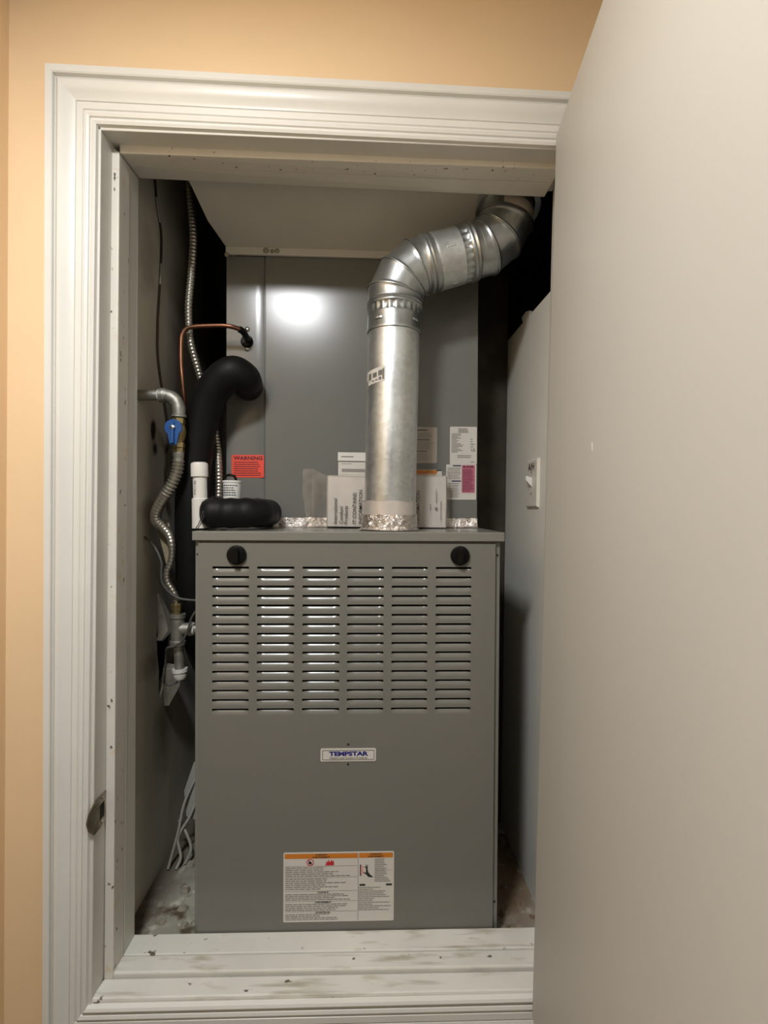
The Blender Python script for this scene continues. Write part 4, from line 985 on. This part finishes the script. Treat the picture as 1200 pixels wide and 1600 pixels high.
MB().box(-0.0415, 0.0400, 0.1965, 0.2020, TOP+0.0005, 0.985).build('cover', M['label_white'], bk, bevel=0.001)
MB().hexa([(-0.0425, 0.1925, 0.984), (0.0410, 0.1925, 0.984), (0.0410, 0.1955, 1.0055), (-0.0425, 0.1955, 1.0055)], [(-0.0425, 0.2020, 0.984), (0.0410, 0.2020, 0.984), (0.0410, 0.2020, 1.0055), (-0.0425, 0.2020, 1.0055)]).build('folded_top', M['label_white'], bk, bevel=0.001)
mb = MB(); print_lines(mb, -0.034, -0.004, 0.9965, 0.9925, 1, 0.1935, 61, 0.6, (1, 1), (0.1, 0.2)); mb.build('heading', M['ink_grey'], bk)
mb = MB(); rect(mb, -0.0325, 0.039, 0.9575, 0.9655, 0.1962); mb.build('grey_band', M['ink_lightgrey'], bk)
mb = MB(); print_lines(mb, -0.034, -0.005, 0.979, 0.976, 1, 0.1962, 63, 0.5); mb.build('fine_print', M['ink_lightgrey'], bk)
ob = thing('warning_leaflet', 'leaflet with an orange band standing behind the packet, right of the flue', 'leaflet', (0.17, 0.199, TOP))
MB().box(0.105, 0.2120, 0.1965, 0.2010, TOP+0.0005, 0.9665).build('sheet', M['label_white'], ob, bevel=0.001)
mb = MB(); mb.plate([(0.108, 0.9520), (0.195, 0.9535), (0.2035, 0.9650), (0.108, 0.9655)], [], facing(0.1960), 0.0004); mb.build('orange_band', M['label_orange'], ob)
mb = MB(); rect(mb, 0.1980, 0.2115, 0.9635, 0.9662, 0.1957); mb.build('black_bar', M['ink'], ob)

# ------------------------------------------------------------------ switch on the right wall
sw = thing('light_switch', 'grey white toggle switch marked A/H on the right closet wall', 'switch', (0.425, 0.153, 0.934))
swp = MB().hexa([(0.4185, 0.114, 0.880), (0.4185, 0.192, 0.880), (0.4185, 0.192, 0.988), (0.4185, 0.114, 0.988)], [(0.4255, 0.110, 0.876), (0.4255, 0.196, 0.876), (0.4255, 0.196, 0.992), (0.4255, 0.110, 0.992)]).build('plate', M['plate'], sw, bevel=0.001)
MB().hexa([(0.4185, 0.147, 0.925), (0.4185, 0.159, 0.925), (0.4185, 0.159, 0.948), (0.4185, 0.147, 0.948)], [(0.4050, 0.149, 0.941), (0.4050, 0.157, 0.941), (0.4050, 0.157, 0.952), (0.4050, 0.149, 0.952)]).build('toggle', M['white_plastic'], sw, bevel=0.001)
for z in (0.9605, 0.9095):
    MB().lathe((0.4186, 0.153, z), (-1, 0, 0), [(0, 0.003), (0.0008, 0.0028)], 10).build('screw', M['ink_grey'], sw)
lettering('A/H', 0.024, M['ink'], sw, (0.4178, 0.153, 0.9725), (math.pi/2, 0, -math.pi/2), bold=0.0003, xs=1.1)

# ------------------------------------------------------------------ debris on the closet floor
FZ = -0.03
rnd = random.Random(12)
spots = [(-0.405, 0.060, 0.014), (-0.372, 0.095, 0.012), (-0.352, 0.050, 0.010), (-0.385, 0.150, 0.016), (-0.345, 0.170, 0.013), (-0.400, 0.240, 0.015), (-0.360, 0.255, 0.018), (-0.425, 0.110, 0.009), (-0.335, 0.110, 0.009), (0.350, 0.075, 0.012), (0.385, 0.100, 0.010), (0.368, 0.150, 0.012), (0.405, 0.060, 0.008)]
for i, (x, y, s) in enumerate(spots):
    bm_ = MB(); ring0, ring1 = [], []
    for k in range(7):
        a = 2*math.pi*k/7 + rnd.uniform(-0.25, 0.25); r = s*rnd.uniform(0.7, 1.15)
        ring0.append((x+r*math.cos(a), y+r*math.sin(a), FZ)); ring1.append((x+0.7*r*math.cos(a), y+0.7*r*math.sin(a), FZ+s*rnd.uniform(0.35, 0.7)))
    o = bm_.loft([ring0, ring1]).build('rubble_chip', M['plaster'], bevel=0.001)
    side = 'left' if x < 0 else 'right'
    if side == 'right': o.data.materials[0] = M['rubble_brown']
    tag(o, ('pale broken plaster chip' if x < 0 else 'small brown rubble chip') + ' on the dirty closet floor %s of the furnace' % side, 'rubble', 'plaster chips on the floor %s of the furnace' % side)
wc = thing('white_cable', 'tangled white cable ends on the floor at the furnace lower left', 'cable', (-0.42, 0.26, FZ))
for k, pts in enumerate(([(-0.405, 0.30, 0.17), (-0.428, 0.27, 0.11), (-0.436, 0.25, 0.05), (-0.446, 0.235, 0.0), (-0.450, 0.22, FZ+0.004)],
                         [(-0.395, 0.30, 0.14), (-0.412, 0.27, 0.08), (-0.436, 0.25, 0.035), (-0.424, 0.235, -0.005), (-0.430, 0.22, FZ+0.004)],
                         [(-0.445, 0.28, 0.06), (-0.420, 0.26, 0.04), (-0.404, 0.25, 0.005), (-0.415, 0.24, FZ+0.004)])):
    MB().tube(smooth_path(pts, 6), 0.0036, 8).build('strand', M['white_cord'], wc, smooth=60)
MB().loft([[(-0.415, 0.300, 0.20), (-0.395, 0.300, 0.20), (-0.395, 0.303, 0.20), (-0.415, 0.303, 0.20)], [(-0.436, 0.290, 0.13), (-0.400, 0.290, 0.12), (-0.400, 0.293, 0.12), (-0.436, 0.293, 0.13)], [(-0.426, 0.280, 0.07), (-0.402, 0.280, 0.06), (-0.402, 0.283, 0.06), (-0.426, 0.283, 0.07)]]).build('sheath', M['white_cord'], wc, smooth=60)
